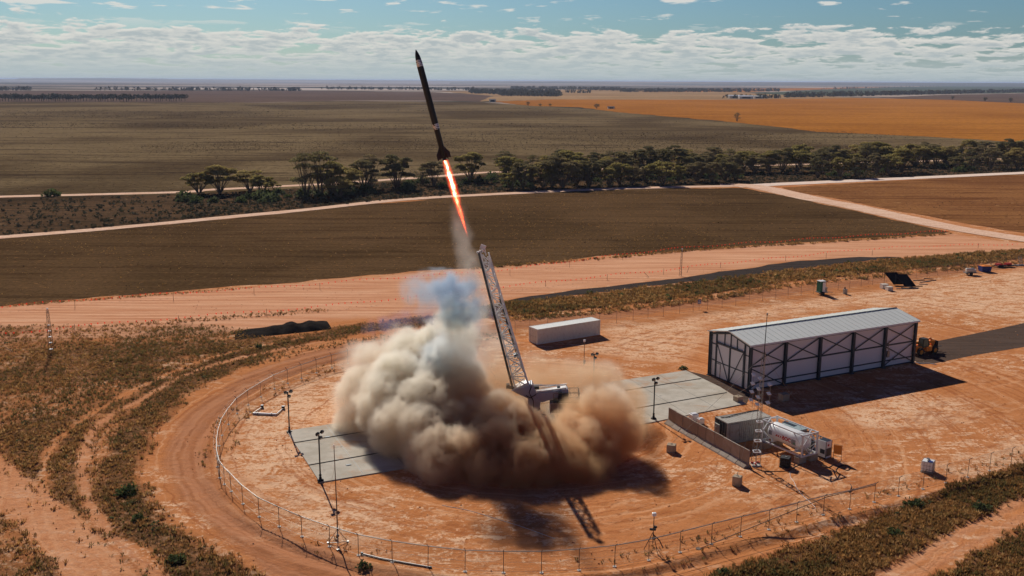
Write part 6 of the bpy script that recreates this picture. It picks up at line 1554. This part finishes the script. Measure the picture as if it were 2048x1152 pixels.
# dark weeds dotted over the big pasture, straw clumps over the near stubble
def dots(N, poly, dens, sz_, nq, m, label, name='weeds'):
    P = [at(*q) for q in poly]; xs2 = [q.x for q in P]; ys2 = [q.y for q in P]
    # even over the picture's depth: far rows count as much as near ones
    Y = 1 / rv.uniform(1 / max(ys2), 1 / min(ys2), N); X = rv.uniform(-.62, .62, N) * Y
    k = (poly_sd(X, Y, P) > 1) & (rv.random(N) < dens(X, Y)); X, Y = X[k], Y[k]
    s = rv.uniform(*sz_, len(X)) * np.clip(Y / 600, .7, 1.8); cc = np.repeat(np.stack([X, Y, np.zeros(len(X))], 1), nq, 0); ss = np.repeat(s, nq)
    cc = cc + np.stack([rv.normal(0, .35, len(cc)) * ss, rv.normal(0, .35, len(cc)) * ss, rv.uniform(.05, .8, len(cc)) * ss], 1)
    V, Fm = quads(cc, ss * .6); tag(npmesh(name, V, Fm, m), label, name, kind='stuff')
V_weed = leaf_mat('dark_weeds', (.060, .038, .022), (.085, .055, .030), (.04, .03, .018), .3, .2)
V_straw = leaf_mat('straw_clumps', (.42, .24, .085), (.32, .18, .07), (.55, .34, .14), .3, .45)
pas = [(-200,206),(370,205),(700,203.5),(960,207),(1200,222),(1470,247),(1900,277),(2200,298),(2200,314),(1500,334),(1000,344),(850,354),(600,372),(350,386),(-200,394)]
dots(150000, pas, lambda X, Y: sstep(.50, .60, fbm(X * .006, Y * .008, 3.0, 4)) * .85 + .08, (.25, .6), 2, V_weed, 'dark dry weeds dotted in bands over the wide pasture')
stb = [(-200,496),(0,480),(400,446),(700,414),(1020,390),(1250,380),(1480,379),(1700,423),(1890,464),(1500,489),(1040,527),(600,560),(300,584),(-200,624)]
dots(26000, stb, lambda X, Y: sstep(.45, .62, fbm(X * .03, Y * .03, 5.0, 4)) * .5 + .06, (.25, .55), 3, V_straw, 'pale straw clumps over the dark stubble field', 'straw')
dots(16000, stb, lambda X, Y: .4 * sstep(.45, .6, fbm(X * .03, Y * .03, 9.0, 4)), (.25, .5), 3, V_weed, 'dark weeds over the stubble field beyond the graded strip')
rdf = [(1570,378),(1800,364),(2200,342),(2200,486),(2048,462),(1850,428),(1700,400)]
dots(9000, rdf, lambda X, Y: .5 * sstep(.45, .6, fbm(X * .03, Y * .03, 9.0, 4)), (.25, .55), 3, V_weed, 'dark weeds over the red field at the right')
# dry tufts and small herbs of the near scrub
def tufts(N, xr, yr, name, extra=None, hs=(.16, .46), nb=9, pw=.8):
    X = rv.uniform(*xr, N); Y = rv.uniform(*yr, N); d = scrub_density(X, Y)
    if extra is not None: d = np.maximum(d, extra(X, Y))
    d = d * (.35 + .65 * sstep(.35, .62, fbm(X * .55, Y * .55, 7.0, 3))); k = rv.random(N) < d ** pw; X, Y = X[k], Y[k]; n = len(X)
    j = np.clip(np.searchsorted(gy_, Y), 0, ny_ - 1); i = np.clip(np.searchsorted(gx_, X), 0, nx_ - 1); Zb = Z[j, i]
    s = rv.uniform(*hs, n) * (.8 + .5 * (fbm(X * .2, Y * .2, 3.0, 2)))
    th = rv.uniform(0, 6.28, (n, nb)); ln_ = rv.uniform(.15, .95, (n, nb)); w_ = rv.uniform(.05, .13, (n, nb))
    base = np.stack([X, Y, Zb - .03], 1)[:, None, :] + np.stack([np.cos(th), np.sin(th), th * 0], 2) * (s[:, None] * .25)[..., None]
    tip = base + np.stack([np.cos(th) * ln_ * s[:, None], np.sin(th) * ln_ * s[:, None], s[:, None] * (1.15 - ln_ * .5)], 2)
    pr = np.stack([-np.sin(th), np.cos(th), th * 0], 2) * (w_ * s[:, None] * 1.3)[..., None]
    mid_ = base * .45 + tip * .55
    V = np.stack([base - pr * .5, base + pr * .5, mid_ + pr, mid_ - pr, tip + pr * .15, tip - pr * .15], 2).reshape(-1, 3)
    q = np.arange(n * nb)[:, None] * 6; Fm = np.concatenate([q + np.array([0, 1, 2, 3]), q + np.array([3, 2, 4, 5])])
    pal_ = np.array([(.55, .28, .09), (.42, .20, .065), (.26, .17, .055), (.15, .13, .045), (.70, .42, .17), (.20, .10, .035)]); zone = fbm(X * .15, Y * .15, 9.0, 3) + .10 * (poly_sd(X, Y, BELT) > .5)
    pi = np.where(zone > .54, rv.choice([1, 2, 3, 3, 5], n), rv.choice([0, 1, 2, 4, 0, 5], n)); col = np.repeat(pal_[pi] * rv.uniform(.75, 1.25, (n, 1)), nb * 6, 0)
    o = npmesh(name, V, Fm, V_grass, dict(col=col)); return o, n
P1 = smooth_line(W_([(-20, 679), (150, 661), (358, 643), (640, 621)])); P2 = smooth_line(W_([(-40, 616), (300, 591), (600, 567), (900, 541), (1200, 518), (1400, 500), (1600, 488), (1900, 468)]))
P3 = smooth_line(W_([(500, 728), (640, 695), (760, 676), (860, 664)]), 6); P4 = smooth_line(W_([(1000, 640), (1200, 624), (1400, 600), (1600, 569), (1800, 548), (2060, 524)]), 6); P5 = [p for p in PERIM]
def extra(X, Y):
    d = .30 * sstep(1.6, 0, np.abs(line_d(X, Y, P1) - .5)) ; d = np.maximum(d, .55 * sstep(1.3, 0, line_d(X, Y, P2)))
    d = np.maximum(d, .22 * sstep(2.5, 0, line_d(X, Y, P3))); d = np.maximum(d, .5 * sstep(2.2, 0, line_d(X, Y, P4)))
    return np.maximum(d, .10 * sstep(1.2, .2, np.abs(line_d(X, Y, P5) - 1.2)) * (fbm(X * .15, Y * .15, 1.0, 2) > .5))
o, n1 = tufts(230000, (-92, 60), (70, 190), 'dry_grass', extra, (.10, .34)); tag(o, 'dry brown tufts and herbs of the scrub around the left of the pad', 'grass', kind='stuff')
o, n2 = tufts(90000, (8, 100), (69, 130), 'dry_grass', None, (.14, .42)); tag(o, 'dry grass covering the bank at the lower right', 'grass', kind='stuff')
o, n3 = tufts(110000, (-10, 145), (150, 270), 'dry_grass', extra, (.25, .6)); tag(o, 'dry grass of the strip behind the container and of the field edge', 'grass', kind='stuff')
print('tufts', n1, n2, n3)
# small dark herbs: leafy balls
def herbs(N, xr, yr, thr_, sz_, label):
    X = rv.uniform(*xr, N); Y = rv.uniform(*yr, N); d = scrub_density(X, Y); k = rv.random(N) < d * thr_; X, Y = X[k], Y[k]
    s = rv.uniform(*sz_, len(X)) * rv.uniform(.6, 1.2, len(X)); nq = 16; cc = np.repeat(np.stack([X, Y, np.zeros(len(X))], 1), nq, 0); ss = np.repeat(s, nq)
    th = rv.uniform(0, 6.28, len(cc)); cz = rv.uniform(0, 1, len(cc)); sn = np.sqrt(1 - cz ** 2); cc = cc + np.stack([ss * sn * np.cos(th), ss * sn * np.sin(th), ss * cz * .8], 1)
    V, Fm = quads(cc, ss * .55); tag(npmesh('herbs', V, Fm, V_bush), label, 'herbs', kind='stuff')
herbs(9000, (-92, 60), (70, 190), .12, (.15, .36), 'small dark green herbs growing in the scrub at the left')
herbs(2500, (8, 100), (69, 130), .12, (.15, .32), 'small dark green herbs growing in the bank at the lower right')
herbs(6000, (0, 145), (150, 250), .22, (.3, .7), 'grey green saltbush growing in the strip behind the container')
# clods and stones on the open dirt
N = 9000; X = rv.uniform(-60, 110, N); Y = rv.uniform(72, 215, N); k = (fbm(X * .12, Y * .12, 5.0, 3) > .47); X, Y = X[k], Y[k]
cc = np.stack([X, Y, np.full(len(X), .02)], 1); V, Fm = quads(cc, rv.uniform(.05, .16, len(cc))); tag(npmesh('clods', V, Fm, gm), 'small clods and stones strewn over the dirt', 'stones', kind='stuff')

# ------------------------------------------------------------------ distant ridges and haze
def ridge(px_pts, Y, depth, name='hills'):
    V = []; F_ = []; n = 0
    pts = []
    for i in range(len(px_pts) - 1):
        (xa, ya), (xb, yb) = px_pts[i], px_pts[i + 1]
        for k in range(8): pts.append((xa + (xb - xa) * k / 8, ya + (yb - ya) * k / 8 + random.Random(int(xa) + k).uniform(-.12, .12)))
    for (px, py) in pts:
        q = ray(px, py, Y); V += [(q.x * .93, Y - depth * .35, -1), (q.x, Y, q.z), (q.x * 1.1, Y + depth, q.z), (q.x * 1.15, Y + depth * 1.3, -1)]
    for i in range(len(pts) - 1):
        for k in range(3): a = i * 4 + k; F_.append((a, a + 4, a + 5, a + 1))
    me = bpy.data.meshes.new(name); me.from_pydata(V, [], F_); me.materials.append(M_hill); me.update(); o = bpy.data.objects.new(name, me); C.objects.link(o); tag(o, kind='structure')
m, t, b = mat('far_hill'); p = t.pos(); n_ = t.noise(t.mapping(p, scale=(.0004, .002, .01)), 1.0, 5, .6)
t._set(b.inputs['Base Color'], t.mix(t.mr(n_, .4, .6), (.06, .06, .055), (.22, .17, .14))); b.inputs['Roughness'].default_value = 1; M_hill = m
ridge([(-400,158.5),(-100,158.0),(30,158.2),(40,156.6),(120,156.3),(205,156.2),(222,158.0),(400,158.6),(700,160.0),(1000,162.0),(1300,163.2),(1500,164.2)], 17000, 5000)
ridge([(900,164.6),(1100,163.0),(1300,163.6),(1500,164.3),(1800,165.3),(2048,166.3),(2400,168)], 13000, 3000)
mb = MB(); HZB = 66; mb.box((0, 17000, (HZB - 1.6) / 2), (112000, 90000, HZB + 1.6))
hz_ = mb.build('haze', None) if False else None
m = bpy.data.materials.new('haze'); m.use_nodes = True; t = NT(m.node_tree); t.n.remove(t.n['Principled BSDF']); pv_ = t.node('ShaderNodeVolumePrincipled')
pv_.inputs['Density'].default_value = 4.6e-5; pv_.inputs['Color'].default_value = (.56, .70, .97, 1); pv_.inputs['Anisotropy'].default_value = .1; t.l.new(pv_.outputs[0], t.n['Material Output'].inputs['Volume'])
hz_ = mb.build('haze', m); tag(hz_, 'thin blue haze over the far plain', 'haze', kind='stuff')
sc.cycles.volume_bounces = 12; sc.cycles.max_bounces = 14; sc.cycles.diffuse_bounces = 3
sc.cycles.volume_step_rate = 1.0; sc.cycles.volume_max_steps = 256
sc.cycles.transparent_max_bounces = 16
sc.cycles.use_denoising = True
